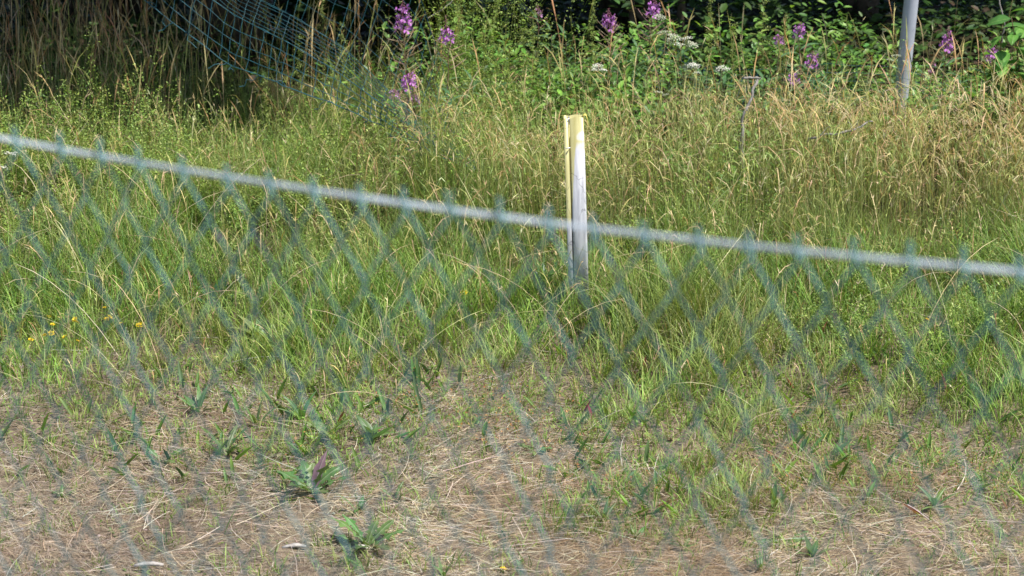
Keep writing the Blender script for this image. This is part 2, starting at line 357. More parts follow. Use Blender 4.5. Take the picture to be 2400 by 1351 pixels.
# bedstraw: thin stems with whorls of tiny leaflets
def build_bedstraw():
    N = 19000; x, y = wedge_xy(N, 8.3, 12.5)
    a = sstep(-x, -.25, .35) * sstep(y, 9.7, 10.4) * (1 - .8 * sstep(-x, .3, .5) * sstep(y, 11.2, 11.6)); b = sstep(x, .9, 1.4) * (1 - sstep(y, 9.2, 9.8)) * sstep(y, 8.2, 8.6)
    p = np.maximum(a * .95, b * .8); p = np.maximum(p, .16 * sstep(y, 8.9, 9.6)); p *= np.clip(.62 + .5 * n_a(x * 1.3 + 5, y * 1.3), .05, 1)
    k = rng.random(len(x)) < p; x, y = x[k], y[k]; n = len(x)
    H = (.16 + .20 * sstep(y, 9, 11.5)) * rng.uniform(.6, 1.35, n) * (1 + .42 * n_b(x * 1.9, y * 1.9)); H = H * (1 + .25 * np.exp(-((x - .02) / .35) ** 2) * sstep(y, 11, 11.6)); H = np.maximum(H, .1)
    az = rng.uniform(0, 6.28, n); lean = np.abs(rng.normal(0, .22, n)); curve = rng.uniform(0, .7, n)
    c = palette([(.27, .38, .08), (.20, .31, .06), (.33, .41, .13), (.15, .25, .06)], [30, 28, 18, 16], n, .14)
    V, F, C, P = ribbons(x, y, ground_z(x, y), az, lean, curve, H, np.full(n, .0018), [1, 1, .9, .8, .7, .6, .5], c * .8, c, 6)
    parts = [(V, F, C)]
    W, K = 13, 5; m = W * K
    idx = np.repeat(np.arange(n), m); t = np.tile(np.repeat(np.linspace(.22, 1, W), K), n) + rng.uniform(-.02, .02, n * m)
    t = np.clip(t, 0, .999); f = t * 6; i0 = f.astype(int); fr = (f - i0)[:, None]
    b = P[idx, i0] * (1 - fr) + P[idx, i0 + 1] * fr
    # upper part branches out into a loose panicle
    rad = .004 + .030 * sstep(t, .35, .75) * (1 - .65 * sstep(t, .85, 1)); ang = rng.uniform(0, 6.28, len(idx)); rr = rad * rng.random(len(idx)) ** .6
    b = b + np.stack([np.cos(ang) * rr, np.sin(ang) * rr, rng.uniform(-.004, .012, len(idx))], 1)
    cc = c[idx] * (1 + .15 * rng.standard_normal((len(idx), 1))) * np.array([1.05, 1.03, 1])
    L = rng.uniform(.007, .016, len(idx)); a2 = ang + rng.normal(0, .6, len(idx)); el = rng.uniform(-.2, .9, len(idx))
    D = np.stack([np.cos(a2) * np.cos(el), np.sin(a2) * np.cos(el), np.sin(el)], 1) * L[:, None]
    S = np.stack([-np.sin(a2), np.cos(a2), rng.uniform(-.8, .8, len(idx))], 1) * (L * .22)[:, None]
    q = np.stack([b, b + D * .55 - S, b + D, b + D * .55 + S], 1).reshape(-1, 3)
    F2 = np.arange(len(idx) * 4).reshape(-1, 4)
    parts.append((q, F2, np.repeat(cc, 4, 0)))
    V, F, C = cat(parts)
    o = link('bedstraw', mesh_np('bedstraw', V, F, M_grass, C))
    tag(o, 'fluffy yellow green bedstraw covering the left of the meadow', 'wild plants', kind='stuff')
build_bedstraw()

# leaves as folded shapes: b base, d direction*length, s side*halfwidth
def leaf_cloud(b, D, S, Nn, c, sag=.12):
    """6-vertex folded, sagging leaf, two quads"""
    L = np.linalg.norm(D, axis=1)[:, None]; up = Nn
    q = np.stack([b, b + D * .3 - S * .85 + up * L * .05, b + D * .68 - S * .8 + up * L * .03 - up * L * sag * .4, b + D - up * L * sag,
                  b + D * .68 + S * .8 + up * L * .03 - up * L * sag * .4, b + D * .3 + S * .85 + up * L * .05], 1).reshape(-1, 3)
    k = np.arange(len(b))[:, None] * 6
    F = np.concatenate([k + np.array([[0, 3, 2, 1]]), k + np.array([[0, 5, 4, 3]])])
    return q, F, np.repeat(c, 6, 0)
def rand_leaves(b, L, ratio, c, tilt=(-.3, .7), az=None, sag=.15):
    n = len(b); az = rng.uniform(0, 6.28, n) if az is None else az; el = rng.uniform(tilt[0], tilt[1], n)
    D = np.stack([np.cos(az) * np.cos(el), np.sin(az) * np.cos(el), np.sin(el)], 1)
    side = np.stack([-np.sin(az), np.cos(az), rng.uniform(-.5, .5, n)], 1); side /= np.linalg.norm(side, axis=1)[:, None]
    Nn = np.cross(D, side); Nn *= np.sign(Nn[:, 2:3] + 1e-6)
    return leaf_cloud(b, D * L[:, None], side * (L * ratio / 2)[:, None], Nn, c, sag)

def build_herbs():
    parts = []
    # plantain / sorrel leaves standing in the short grass
    x, y = wedge_xy(7600, 7.2, 11.4); e = edge_y(x)
    k = rng.random(len(x)) < sstep(y, e - .4, e + .3) * (1 - .6 * sstep(y, 9.3, 10.4)) * np.clip(.5 + .5 * n_c(x, y), .05, 1) * .8; x, y = x[k], y[k]; n = len(x)
    L = rng.uniform(.04, .12, n); c = palette([(.12, .23, .04), (.17, .28, .05), (.10, .19, .06), (.25, .10, .06)], [30, 22, 20, 2], n)
    parts.append(rand_leaves(np.stack([x, y, ground_z(x, y) - .004], 1), L, .17, c, (.6, 1.35)))
    # small clover-like ground leaves in patches
    x, y = wedge_xy(60000, 6.3, 10.6); e = edge_y(x)
    pt = sstep(n_a(x * 1.1 + 4, y * 1.3 + 2), .0, 1.1)
    p = np.maximum(pt * (.35 + .65 * sstep(y, 6.9, 7.8)), .55 * sstep(y, e, e + .7)); k = rng.random(len(x)) < p; x, y = x[k], y[k]; n = len(x)
    c = palette([(.16, .25, .05), (.22, .31, .07), (.11, .19, .05)], [3, 3, 2], n)
    parts.append(rand_leaves(np.stack([x, y, ground_z(x, y) + .008 + .05 * rng.random(n) * sstep(y, edge_y(x) - .2, edge_y(x) + .8)], 1), rng.uniform(.008, .018, n), .55, c, (-.1, .6)))
    # rust coloured sorrel seed and moss crumbs at the edge of the grass
    x, y = wedge_xy(26000, 7.3, 9.4); e = edge_y(x)
    k = rng.random(len(x)) < sstep(x, -1.2, .3) * (1 - sstep(np.abs(y - e - .1), .1, .7)) * np.clip(.5 + .5 * n_b(x * 2, y * 2), 0, 1); x, y = x[k], y[k]; n = len(x)
    c = palette([(.34, .17, .06), (.42, .25, .10), (.25, .13, .06)], [3, 3, 2], n)
    parts.append(rand_leaves(np.stack([x, y, ground_z(x, y) + rng.uniform(.01, .13, n)], 1), rng.uniform(.005, .012, n), .6, c, (-.6, 1)))
    V, F, C = cat(parts)
    o = link('low_herbs', mesh_np('low_herbs', V, F, M_grass, C))
    tag(o, 'small clover, plantain and rusty sorrel leaves between the grass', 'wild plants', kind='stuff')
build_herbs()

def build_pebbles():
    x, y = wedge_xy(5200, 6.2, 8.9); k = rng.random(len(x)) < np.clip(.5 + .5 * n_c(x, y), 0, 1); x, y = x[k], y[k]; n = len(x)
    ico = np.array([(0, 0, 1), (.9, 0, .3), (.28, .85, .3), (-.72, .53, .3), (-.72, -.53, .3), (.28, -.85, .3), (0, 0, -.6)], float)
    fc = np.array([(0, 1, 2, 2), (0, 2, 3, 3), (0, 3, 4, 4), (0, 4, 5, 5), (0, 5, 1, 1)])[:, :3]
    s = rng.uniform(.002, .008, n) * np.where(rng.random(n) < .04, 2, 1)
    V = ico[None] * s[:, None, None] * rng.uniform(.6, 1.4, (n, 7, 3)); V[:, :, 2] *= .7; V += np.stack([x, y, ground_z(x, y) + .004], 1)[:, None]
    F = (np.arange(n)[:, None, None] * 7 + fc[None]).reshape(-1, 3)
    c = palette([(.30, .25, .22), (.16, .12, .09), (.42, .38, .36), (.36, .25, .22)], [3, 3, 2, 2], n)
    o = link('soil_crumbs', mesh_np('soil_crumbs', V.reshape(-1, 3), F, M_straw, np.repeat(c, 7, 0), smooth=False))
    tag(o, 'soil crumbs and small pebbles showing between the dead straw', 'gravel', kind='stuff')
build_pebbles()

# ------------------------------------------------------------------ hedge: trees and bushes behind
def bush(name, label, cat_, cx, cy, rx, ry, z0, z1, nl, L, ratio, cols, trunk_r=.03, stems=5, needle=False, group=None, off=(0, 0)):
    t = thing(name, label, cat_, (cx, cy, 0), 0, group)
    parts = []
    for s in range(stems):
        a = random.uniform(0, 6.28); e = Vector((math.cos(a) * rx * random.uniform(.2, .8), math.sin(a) * ry * random.uniform(.2, .8), z1 * random.uniform(.6, .95))) + Vector((off[0], off[1], 0))
        pth = [Vector((math.cos(a) * .03, math.sin(a) * .03, -.05)) + (e * f) + Vector((random.uniform(-1, 1), random.uniform(-1, 1), 0)) * .06 * math.sin(f * 3.1) * z1 ** .5 for f in np.linspace(0, 1, 7)]
        parts.append(tube(pth, np.linspace(trunk_r, trunk_r * .25, 7), 6))
    V, F, M, C = join(parts); link('trunk', mesh_np('trunk', V, F, M_bark), t)
    # leaf clumps
    nc = max(12, nl // 45); cc = rng.normal(0, 1, (nc, 3)); cc /= np.linalg.norm(cc, axis=1)[:, None]; cc *= rng.random((nc, 1)) ** .35
    cen = cc * np.array([rx, ry, (z1 - z0) / 2]) + np.array([off[0], off[1], (z0 + z1) / 2]); own = rng.integers(0, nc, nl)
    cr = rng.uniform(.10, .22, nc) * (rx + ry) / 2
    b = cen[own] + rng.normal(0, 1, (nl, 3)) * cr[own][:, None] * np.array([1, 1, .7]); b[:, 2] = np.maximum(b[:, 2], z0)
    c = palette(cols, [1] * len(cols), nl) * (1 + .12 * rng.standard_normal(nc))[own][:, None]
    Ls = rng.uniform(.65, 1.25, nl) * L
    if needle:
        # flat drooping sprays: every centre carries a fan of needles
        az = np.arctan2(b[:, 1], b[:, 0]) + rng.normal(0, .45, nl)
        q, F2, C2 = rand_leaves(b, Ls, ratio, c, (-.35, .15), az, .05)
    else: q, F2, C2 = rand_leaves(b, Ls, ratio, c, (-.5, .6))
    link('crown', mesh_np('crown', q, F2, M_shade, C2), t)
    return t
DK = [(.022, .052, .012), (.032, .068, .014), (.018, .038, .013)]  # hedge leaf greens, darkened so the colour carries part of the shade
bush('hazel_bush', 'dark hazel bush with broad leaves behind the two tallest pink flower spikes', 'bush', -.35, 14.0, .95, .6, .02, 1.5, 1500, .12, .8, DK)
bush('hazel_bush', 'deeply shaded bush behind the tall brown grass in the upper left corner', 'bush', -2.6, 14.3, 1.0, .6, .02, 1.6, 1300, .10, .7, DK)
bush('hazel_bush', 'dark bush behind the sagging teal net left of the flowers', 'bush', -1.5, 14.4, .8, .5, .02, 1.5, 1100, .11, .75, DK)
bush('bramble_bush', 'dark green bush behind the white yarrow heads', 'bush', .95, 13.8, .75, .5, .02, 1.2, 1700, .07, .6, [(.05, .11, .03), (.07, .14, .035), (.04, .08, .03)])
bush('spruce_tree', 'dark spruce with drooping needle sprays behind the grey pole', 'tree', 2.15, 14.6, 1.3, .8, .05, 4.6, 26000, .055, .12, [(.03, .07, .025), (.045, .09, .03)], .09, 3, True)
bush('spruce_tree', 'dark spruce left of the grey pole behind the leafy sprigs', 'tree', 4.1, 15.2, 1.3, .9, .05, 4.6, 12000, .06, .13, [(.03, .07, .025), (.045, .09, .03)], .09, 3, True)
bpy.data.objects['spruce_tree.001']['label'] = 'dark spruce at the far right edge behind the bright leafy bush'
# tall trees whose crowns spread above the picture and shade the hedge foot
def tree(label, cx, cy, rx, ry, z0, z1, nl, L, off=(0, 0)):
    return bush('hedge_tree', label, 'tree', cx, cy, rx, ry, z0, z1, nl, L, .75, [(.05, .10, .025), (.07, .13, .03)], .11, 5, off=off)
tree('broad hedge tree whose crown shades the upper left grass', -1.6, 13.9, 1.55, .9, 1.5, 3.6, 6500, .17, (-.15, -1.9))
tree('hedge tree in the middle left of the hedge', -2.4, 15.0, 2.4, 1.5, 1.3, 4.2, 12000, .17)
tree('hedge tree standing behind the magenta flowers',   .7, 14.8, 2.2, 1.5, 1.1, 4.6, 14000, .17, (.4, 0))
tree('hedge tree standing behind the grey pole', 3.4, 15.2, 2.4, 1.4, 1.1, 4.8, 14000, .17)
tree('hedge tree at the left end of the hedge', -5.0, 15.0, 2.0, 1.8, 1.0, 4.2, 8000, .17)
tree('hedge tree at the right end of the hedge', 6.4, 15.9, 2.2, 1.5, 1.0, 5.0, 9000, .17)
def build_undergrowth():
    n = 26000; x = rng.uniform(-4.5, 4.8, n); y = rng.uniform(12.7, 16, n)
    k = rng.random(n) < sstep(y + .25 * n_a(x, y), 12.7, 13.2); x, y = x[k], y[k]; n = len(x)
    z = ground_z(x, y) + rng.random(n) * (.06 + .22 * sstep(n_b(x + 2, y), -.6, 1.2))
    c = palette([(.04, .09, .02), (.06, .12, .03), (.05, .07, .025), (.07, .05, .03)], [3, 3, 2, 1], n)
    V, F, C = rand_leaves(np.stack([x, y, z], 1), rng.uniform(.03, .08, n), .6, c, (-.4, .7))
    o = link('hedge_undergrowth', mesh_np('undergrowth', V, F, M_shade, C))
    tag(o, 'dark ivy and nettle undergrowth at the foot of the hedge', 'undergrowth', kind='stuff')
build_undergrowth()

def build_edge_herbs():
    n = 34000; x = rng.uniform(-1.2, 3.6, n); y = rng.uniform(10.6, 13.1, n)
    k = rng.random(n) < np.maximum(sstep(y, 11.2, 11.6), .35 * np.exp(-((x - .9) / .6) ** 2)) * (1 - .6 * sstep(y, 12.5, 13.1)) * sstep(x, -1.1, .1) * np.clip(.55 + .6 * n_a(x * 1.4 + 2, y * 1.4), .05, 1); x, y = x[k], y[k]; n = len(x)
    z = ground_z(x, y) + rng.random(n) ** .7 * (.34 + .15 * n_b(x * 1.6, y * 1.6)).clip(.08, .55)
    c = palette([(.15, .31, .06), (.21, .38, .07), (.10, .21, .05), (.24, .36, .10)], [3, 2, 3, 1], n)
    V, F, C = rand_leaves(np.stack([x, y, z], 1), rng.uniform(.025, .06, n), .5, c, (-.4, .9))
    o = link('edge_herbs', mesh_np('edge_herbs', V, F, M_leaf, C))
    tag(o, 'fresh green leafy herbs between the ripe grass and the dark hedge', 'wild plants', kind='stuff')
build_edge_herbs()

# ------------------------------------------------------------------ short post, yellow above and grey below
def post_material():
    m, nt, N, L, b = new_mat('painted_steel_post')
    tc = N.new('ShaderNodeTexCoord'); sp = N.new('ShaderNodeSeparateXYZ'); L.new(tc.outputs['Object'], sp.inputs[0])
    nz = N.new('ShaderNodeTexNoise'); nz.inputs['Scale'].default_value = 22; nz.inputs['Detail'].default_value = 5; L.new(tc.outputs['Object'], nz.inputs['Vector'])
    def math_(op, a, bb, c=None):
        n = N.new('ShaderNodeMath'); n.operation = op
        for i, v in enumerate((a, bb, c)):
            if v is None: continue
            if isinstance(v, (int, float)): n.inputs[i].default_value = v
            else: L.new(v, n.inputs[i])
        return n.outputs[0]
    # paint reaches lower on the left: threshold of z + slope*x
    ramp = N.new('ShaderNodeMapRange'); ramp.interpolation_type = 'SMOOTHSTEP'
    ramp.inputs['From Min'].default_value = -.022; ramp.inputs['From Max'].default_value = .012; ramp.inputs['To Min'].default_value = POSTH - .44; ramp.inputs['To Max'].default_value = POSTH - .118
    L.new(sp.outputs['X'], ramp.inputs['Value'])
    d = math_('SUBTRACT', sp.outputs['Z'], ramp.outputs[0]); d = math_('MULTIPLY_ADD', nz.outputs['Fac'], .09, d); d = math_('SUBTRACT', d, .045)
    mk = N.new('ShaderNodeMapRange'); mk.inputs['From Min'].default_value = -.014; mk.inputs['From Max'].default_value = .012; L.new(d, mk.inputs['Value'])
    # worn pale half-round blotch near the top right of the front face
    vm = N.new('ShaderNodeVectorMath'); vm.operation = 'DISTANCE'; cmb = N.new('ShaderNodeCombineXYZ'); L.new(sp.outputs['X'], cmb.inputs[0]); L.new(sp.outputs['Z'], cmb.inputs[2])
    L.new(cmb.outputs[0], vm.inputs[0]); vm.inputs[1].default_value = (.034, 0, POSTH - .078)
    bl = N.new('ShaderNodeMapRange'); bl.inputs['From Min'].default_value = .030; bl.inputs['From Max'].default_value = .024
    L.new(math_('MULTIPLY_ADD', nz.outputs['Fac'], .012, vm.outputs['Value']), bl.inputs['Value'])
    ab = N.new('ShaderNodeMapRange'); ab.inputs['From Min'].default_value = POSTH - .098; ab.inputs['From Max'].default_value = POSTH - .088; L.new(sp.outputs['Z'], ab.inputs['Value'])
    blm = math_('MULTIPLY', bl.outputs[0], ab.outputs[0])
    fr = N.new('ShaderNodeMapRange'); fr.inputs['From Min'].default_value = .01; fr.inputs['From Max'].default_value = .008; L.new(sp.outputs['Y'], fr.inputs['Value'])
    blm = math_('MULTIPLY', blm, fr.outputs[0]); blm = math_('MULTIPLY', blm, .75)
    n2 = N.new('ShaderNodeTexNoise'); n2.inputs['Scale'].default_value = 9; n2.inputs['Detail'].default_value = 8
    mp = N.new('ShaderNodeMapping'); mp.inputs['Scale'].default_value = (6, 6, 1); L.new(tc.outputs['Object'], mp.inputs[0]); L.new(mp.outputs[0], n2.inputs['Vector'])
    gr = N.new('ShaderNodeValToRGB'); gr.color_ramp.elements[0].color = (.40, .40, .44, 1); gr.color_ramp.elements[0].position = .3
    gr.color_ramp.elements[1].color = (.68, .68, .71, 1); gr.color_ramp.elements[1].position = .65; L.new(n2.outputs['Fac'], gr.inputs[0])
    ye = N.new('ShaderNodeValToRGB'); ye.color_ramp.elements[0].color = (.44, .40, .16, 1); ye.color_ramp.elements[1].color = (.58, .54, .27, 1); L.new(n2.outputs['Fac'], ye.inputs[0])
    ye.color_ramp.elements[0].position = .3; ye.color_ramp.elements[1].position = .7
    mx = N.new('ShaderNodeMixRGB'); L.new(mk.outputs[0], mx.inputs[0]); L.new(gr.outputs[0], mx.inputs[1]); L.new(ye.outputs[0], mx.inputs[2])
    mw = N.new('ShaderNodeMixRGB'); mw.inputs[2].default_value = (.62, .60, .55, 1); L.new(blm, mw.inputs[0]); L.new(mx.outputs[0], mw.inputs[1])
    # hairline cracks in the coating
    wv = N.new('ShaderNodeTexVoronoi'); wv.feature = 'DISTANCE_TO_EDGE'; wv.inputs['Scale'].default_value = 3.2
    mp2 = N.new('ShaderNodeMapping'); mp2.inputs['Scale'].default_value = (7, 3, 1.6); mp2.inputs['Location'].default_value = (.3, 0, .1); L.new(tc.outputs['Object'], mp2.inputs[0])
    dn = N.new('ShaderNodeMixRGB'); dn.inputs[0].default_value = .12; L.new(mp2.outputs[0], dn.inputs[1]); L.new(nz.outputs['Color'], dn.inputs[2]); L.new(dn.outputs[0], wv.inputs['Vector'])
    ck = N.new('ShaderNodeMapRange'); ck.inputs['From Min'].default_value = 0; ck.inputs['From Max'].default_value = .012; ck.inputs['To Min'].default_value = .45; ck.inputs['To Max'].default_value = 1; L.new(wv.outputs['Distance'], ck.inputs['Value'])
    sc = N.new('ShaderNodeVectorMath'); sc.operation = 'SCALE'; L.new(mw.outputs[0], sc.inputs[0]); L.new(ck.outputs[0], sc.inputs['Scale'])
    L.new(sc.outputs[0], b.inputs['Base Color']); b.inputs['Roughness'].default_value = .42; b.inputs['Metallic'].default_value = .08
    return m
pb = on_ground(1356, 742); ptop = at_depth(1342, 276, pb.y); POSTH = ptop.z
def extrude(path2, th, z0, z1, closed=False, tops=None):
    """thin folded sheet: 2-D path with thickness, standing from z0 to z1"""
    P = np.array(path2, float); n = len(P); T = np.gradient(P, axis=0); T /= np.linalg.norm(T, axis=1)[:, None]
    Nn = np.stack([-T[:, 1], T[:, 0]], 1); A = P + Nn * th / 2; B = P - Nn * th / 2; t = tops if tops is not None else np.full(n, z1)
    V = np.concatenate([np.c_[A, np.full(n, z0)], np.c_[B, np.full(n, z0)], np.c_[A, t], np.c_[B, t]]); F = []
    for i in range(n - 1):
        F += [(i + 1, i, 2 * n + i, 2 * n + i + 1), (n + i, n + i + 1, 3 * n + i + 1, 3 * n + i), (2 * n + i, 3 * n + i, 3 * n + i + 1, 2 * n + i + 1), (i, i + 1, n + i + 1, n + i)]
    for i in (0, n - 1): F.append((i, n + i, 3 * n + i, 2 * n + i) if i else (n + i, i, 2 * n + i, 3 * n + i))
    return V, np.array(F)
def arc2(c, r, a0, a1, k=4): return [(c[0] + r * math.cos(R(a)), c[1] + r * math.sin(R(a))) for a in np.linspace(a0, a1, k)]
def build_post():
    lean = (ptop.x - pb.x) / POSTH
    t = thing('marker_post', 'short folded steel post, yellow at the top and pale grey below, standing in the grass', 'post', pb)
    t.rotation_euler = (0, math.atan(lean), R(-4))
    M = post_material()
    # C channel seen from above: left flange, slot, broad front face, right side, back
    path = [(-.013, .010)] + arc2((-.008, .005), .005, 180, 270) + [(.01, 0), (.026, 0)] + arc2((.042, .005), .005, 270, 360) + [(.047, .02)] + arc2((.043, .037), .004, 0, 90) + \
           [(.01, .041), (-.02, .041)] + arc2((-.036, .036), .005, 90, 180) + [(-.0405, .018)] + arc2((-.0365, .007), .004, 180, 270) + [(-.021, .003), (-.0205, .013)]
    path = [(p[0] * .88, p[1]) for p in path]; n = len(path); tops = np.array([POSTH + (-.004 if p[1] < .01 and p[0] < 0 else .003 * math.sin(p[0] * 90)) for p in path])
    V, F = extrude(path, .0022, -.25, POSTH, tops=tops)
    link('channel', mesh_np('channel', V, F, M, smooth=False), t)
    # torn flap folded over the right back edge
    pts = []
    for s, (dx, dz) in enumerate([(0, .002), (.006, .006), (.012, .002), (.0155, -.012), (.018, -.035), (.019, -.062)]):
        w = .036 - .003 * s; pts.append([(.041 + dx, .040 - w + .006 * s * .5, POSTH + dz), (.041 + dx, .040, POSTH + dz + .001)])
    A = np.array(pts).reshape(-1, 3); B = A + np.array([-.002, 0, -.0012]); k = len(A); F = []
    for i in range(5):
        a = 2 * i; F += [(a, a + 1, a + 3, a + 2), (k + a + 1, k + a, k + a + 2, k + a + 3), (a, a + 2, k + a + 2, k + a), (a + 1, k + a + 1, k + a + 3, a + 3)]
    F += [(k - 2, k - 1, 2 * k - 1, 2 * k - 2)]
    o = link('bent_flap', mesh_np('bent_flap', np.concatenate([A, B]), np.array(F), simple_mat('yellow_paint', (.60, .52, .12), .45, 0, 30, .2)), t)
    o['label'] = 'torn yellow flap bent over the top right edge'
    # little bright wire hook at the slot, bracket inside
    hz = POSTH - .122
    V, F = tube([(-.012, -.001, hz + .001), (-.018, -.006, hz), (-.025, -.008, hz - .001), (-.033, -.005, hz + .001), (-.036, .002, hz)], [.0022, .0022, .002, .0017, .0012], 6)
    link('wire_hook', mesh_np('wire_hook', V, F, simple_mat('bright_wire', (.75, .75, .78), .25, .6)), t)
    V, F = tube([(-.017, .012, POSTH - .03), (-.017, .004, POSTH - .010), (-.017, .012, POSTH - .002), (-.017, .022, POSTH - .02)], .004, 6)
    link('bolt', mesh_np('bolt', V, F, simple_mat('bolt_metal', (.5, .5, .54), .3, .6)), t)
build_post()

# ------------------------------------------------------------------ grey steel pole at the right
def build_pole():
    Y = 12.2; a = at_depth(2110, 240, Y); b = at_depth(2136, 0, Y); d = (b - a).normalized()
    base = a - d * (a.z / d.z) ; top = base + d * 2.3
    t = thing('steel_pole', 'leaning grey galvanised round pole rising out of the picture at the right', 'pole', base)
    m, nt, N, L, bs = new_mat('pole_galvanised')
    tc = N.new('ShaderNodeTexCoord'); nz = N.new('ShaderNodeTexNoise'); nz.inputs['Scale'].default_value = 14; nz.inputs['Detail'].default_value = 8; nz.inputs['Roughness'].default_value = .7
    L.new(tc.outputs['Object'], nz.inputs['Vector']); cr = N.new('ShaderNodeValToRGB'); e = cr.color_ramp.elements
    e[0].position = .28; e[0].color = (.10, .10, .12, 1); e[1].position = .7; e[1].color = (.50, .52, .60, 1); x = e.new(.36); x.color = (.40, .42, .50, 1)
    L.new(nz.outputs['Fac'], cr.inputs[0]); L.new(cr.outputs[0], bs.inputs['Base Color']); bs.inputs['Roughness'].default_value = .5; bs.inputs['Metallic'].default_value = .1
    r = .0375; pth = [(d * s) for s in np.linspace(-.1, 2.3, 14)]
    V, F = tube(pth, r, 24, False); link('tube', mesh_np('pole', V, F, m), t)
    V, F = tube([d * 2.3, d * 2.312, d * 2.318], [r + .003, r + .002, .004], 24, False); link('end_cap', mesh_np('end_cap', V, F, m), t)
    return base, d
POLE, POLED = build_pole()

# ------------------------------------------------------------------ foreground chain-link fence (out of focus)
FT = 2.545
fa = on_ground(0, 330, FT); fb = on_ground(2400, 640, FT); fdir = (fb - fa); flen = fdir.length; fdir.normalize(); fang = math.atan2(fdir.y, fdir.x)
def build_near_fence():
    w = .050; h = .084; ext = .85
    t = thing('chain_link_fence', 'blurred teal chain-link fence with pale top wire crossing the foreground', 'fence', (fa.x - fdir.x * ext, fa.y - fdir.y * ext, 0), fang)
    sag = lambda s: .013 * 4 * max(-.25, (s - ext) / flen * (1 - (s - ext) / flen))
    a = w / 2; nlev = int(2.46 / (h / 2)); rw = .00106
    meshes = []
    for ph in (0, 1):
        pts = []
        tip = (a + .001) if ph == 0 else -.001          # twisted pair at the top
        s = 1 if ph == 0 else -1
        for q in range(6):                               # the twist and its cut end
            an = q * 1.6 + (0 if ph == 0 else 3.1); zz = FT + .017 - q * .0032
            pts.append((tip + .0030 * math.cos(an) - (.007 * s if q == 0 else 0) - .003, .0030 * math.sin(an), zz + (.004 if q == 0 else 0)))
        for k in range(nlev + 1):
            right = (k % 2 == 0) if ph == 0 else (k % 2 == 1)
            xx = a if right else 0; yy = .0022 if right else -.0022
            z = FT - k * h / 2
            pts.append((xx * .97 + .0008, yy * 1.0, z + .003)); pts.append((xx * .97 + .0008, -yy, z - .003))
        V, F = tube(pts, rw, 5, False); meshes.append(mesh_np('wire_strand', V, F, M_teal))
    n = int((flen + 2 * ext) / a)
    for i in range(n):
        o = link('wire_strand', meshes[i % 2], t, (i * a + .0022 * math.sin(i * .9) + .0012 * math.sin(i * 2.3), .003 * math.sin(i * .7), -.004 + .003 * math.sin(i * .37) - sag(i * a)))
    LL = flen + 2 * ext
    for j, (dz, dy) in enumerate(((.0012, .006), (-.0012, .0055))):
        pth = [(s, dy + .0008 * math.sin(s * 11 + j), FT + dz + .001 * math.sin(s * 2.3) - sag(s)) for s in np.linspace(-.02, LL + .02, 60)]
        V, F = tube(pth, .00125, 8, False); link('tension_wire', mesh_np('tension_wire', V, F, M_galv), t)
    for zz in (1.1, .12):
        V, F = tube([(-.02, -.005, zz), (LL / 2, -.006, zz - .004), (LL + .02, -.005, zz)], .0018, 6, False); link('line_wire', mesh_np('line_wire', V, F, M_teal), t)
    for xx in (-.02, LL + .02):
        V, F = tube([(xx, .03, 0), (xx, .03, 2.62)], .024, 16, False); link('fence_post', mesh_np('fence_post', V, F, M_teal), t)
        V, F = tube([(xx, .03, 2.62), (xx, .03, 2.63), (xx, .03, 2.637)], [.026, .02, .001], 16, False); link('cap', mesh_np('cap', V, F, M_teal), t)
build_near_fence()

# ------------------------------------------------------------------ collapsed old nets
def net(t, rows, per_u, per_v, rad, seg=10, name='net_wire', jit=.004, mat=None, diamond=False, seed=1, hole=0):
    """rows: list of polylines (same number of points) from the bottom edge up; wires along u and v"""
    r = random.Random(seed)
    G = np.array([[tuple(p) for p in row] for row in rows], float)      # v,u,3
    nv, nu = G.shape[:2]
    def S(u, v):
        fu = min(max(u, 0), 1) * (nu - 1); fv = min(max(v, 0), 1) * (nv - 1); i = min(int(fu), nu - 2); j = min(int(fv), nv - 2); a = fu - i; b = fv - j
        a = a * a * (3 - 2 * a) * .5 + a * .5
        return (G[j, i] * (1 - a) + G[j, i + 1] * a) * (1 - b) + (G[j + 1, i] * (1 - a) + G[j + 1, i + 1] * a) * b
    jt = {}
    def node(i, j):
        if (i, j) not in jt:
            p = S(i / per_u, j / per_v) + np.array([r.uniform(-1, 1), r.uniform(-1, 1), r.uniform(-1, 1)]) * jit
            jt[(i, j)] = p
        return jt[(i, j)]
    out = 0
    if not diamond:
        for j in range(per_v + 1):
            pth = [node(i, j) for i in range(per_u + 1)]
            V, F = tube(pth, rad * (1.5 if j == 0 else 1), 4, False); link('net_wire', mesh_np('net_wire', V, F, mat), t)
        for i in range(per_u + 1):
            if r.random() < hole: continue
            pth = [node(i, j) + np.array([0, 0, 0]) for j in range(per_v + 1)]
            V, F = tube(pth, rad, 4, False); link('net_wire', mesh_np('net_wire', V, F, mat), t)
    else:
        for i in range(per_u + 1):
            pth = [node(i + (j % 2) - .0, j) if i + (j % 2) <= per_u else node(i, j) for j in range(per_v + 1)]
            V, F = tube(pth, rad, 4, False); link('net_wire', mesh_np('net_wire', V, F, mat), t)
            pth = [node(i - (j % 2), j) if i - (j % 2) >= 0 else node(i, j) for j in range(per_v + 1)]
            V, F = tube(pth, rad, 4, False); link('net_wire', mesh_np('net_wire', V, F, mat), t)
def row(pts): return [at_depth(px, py, Y) for px, py, Y in pts]
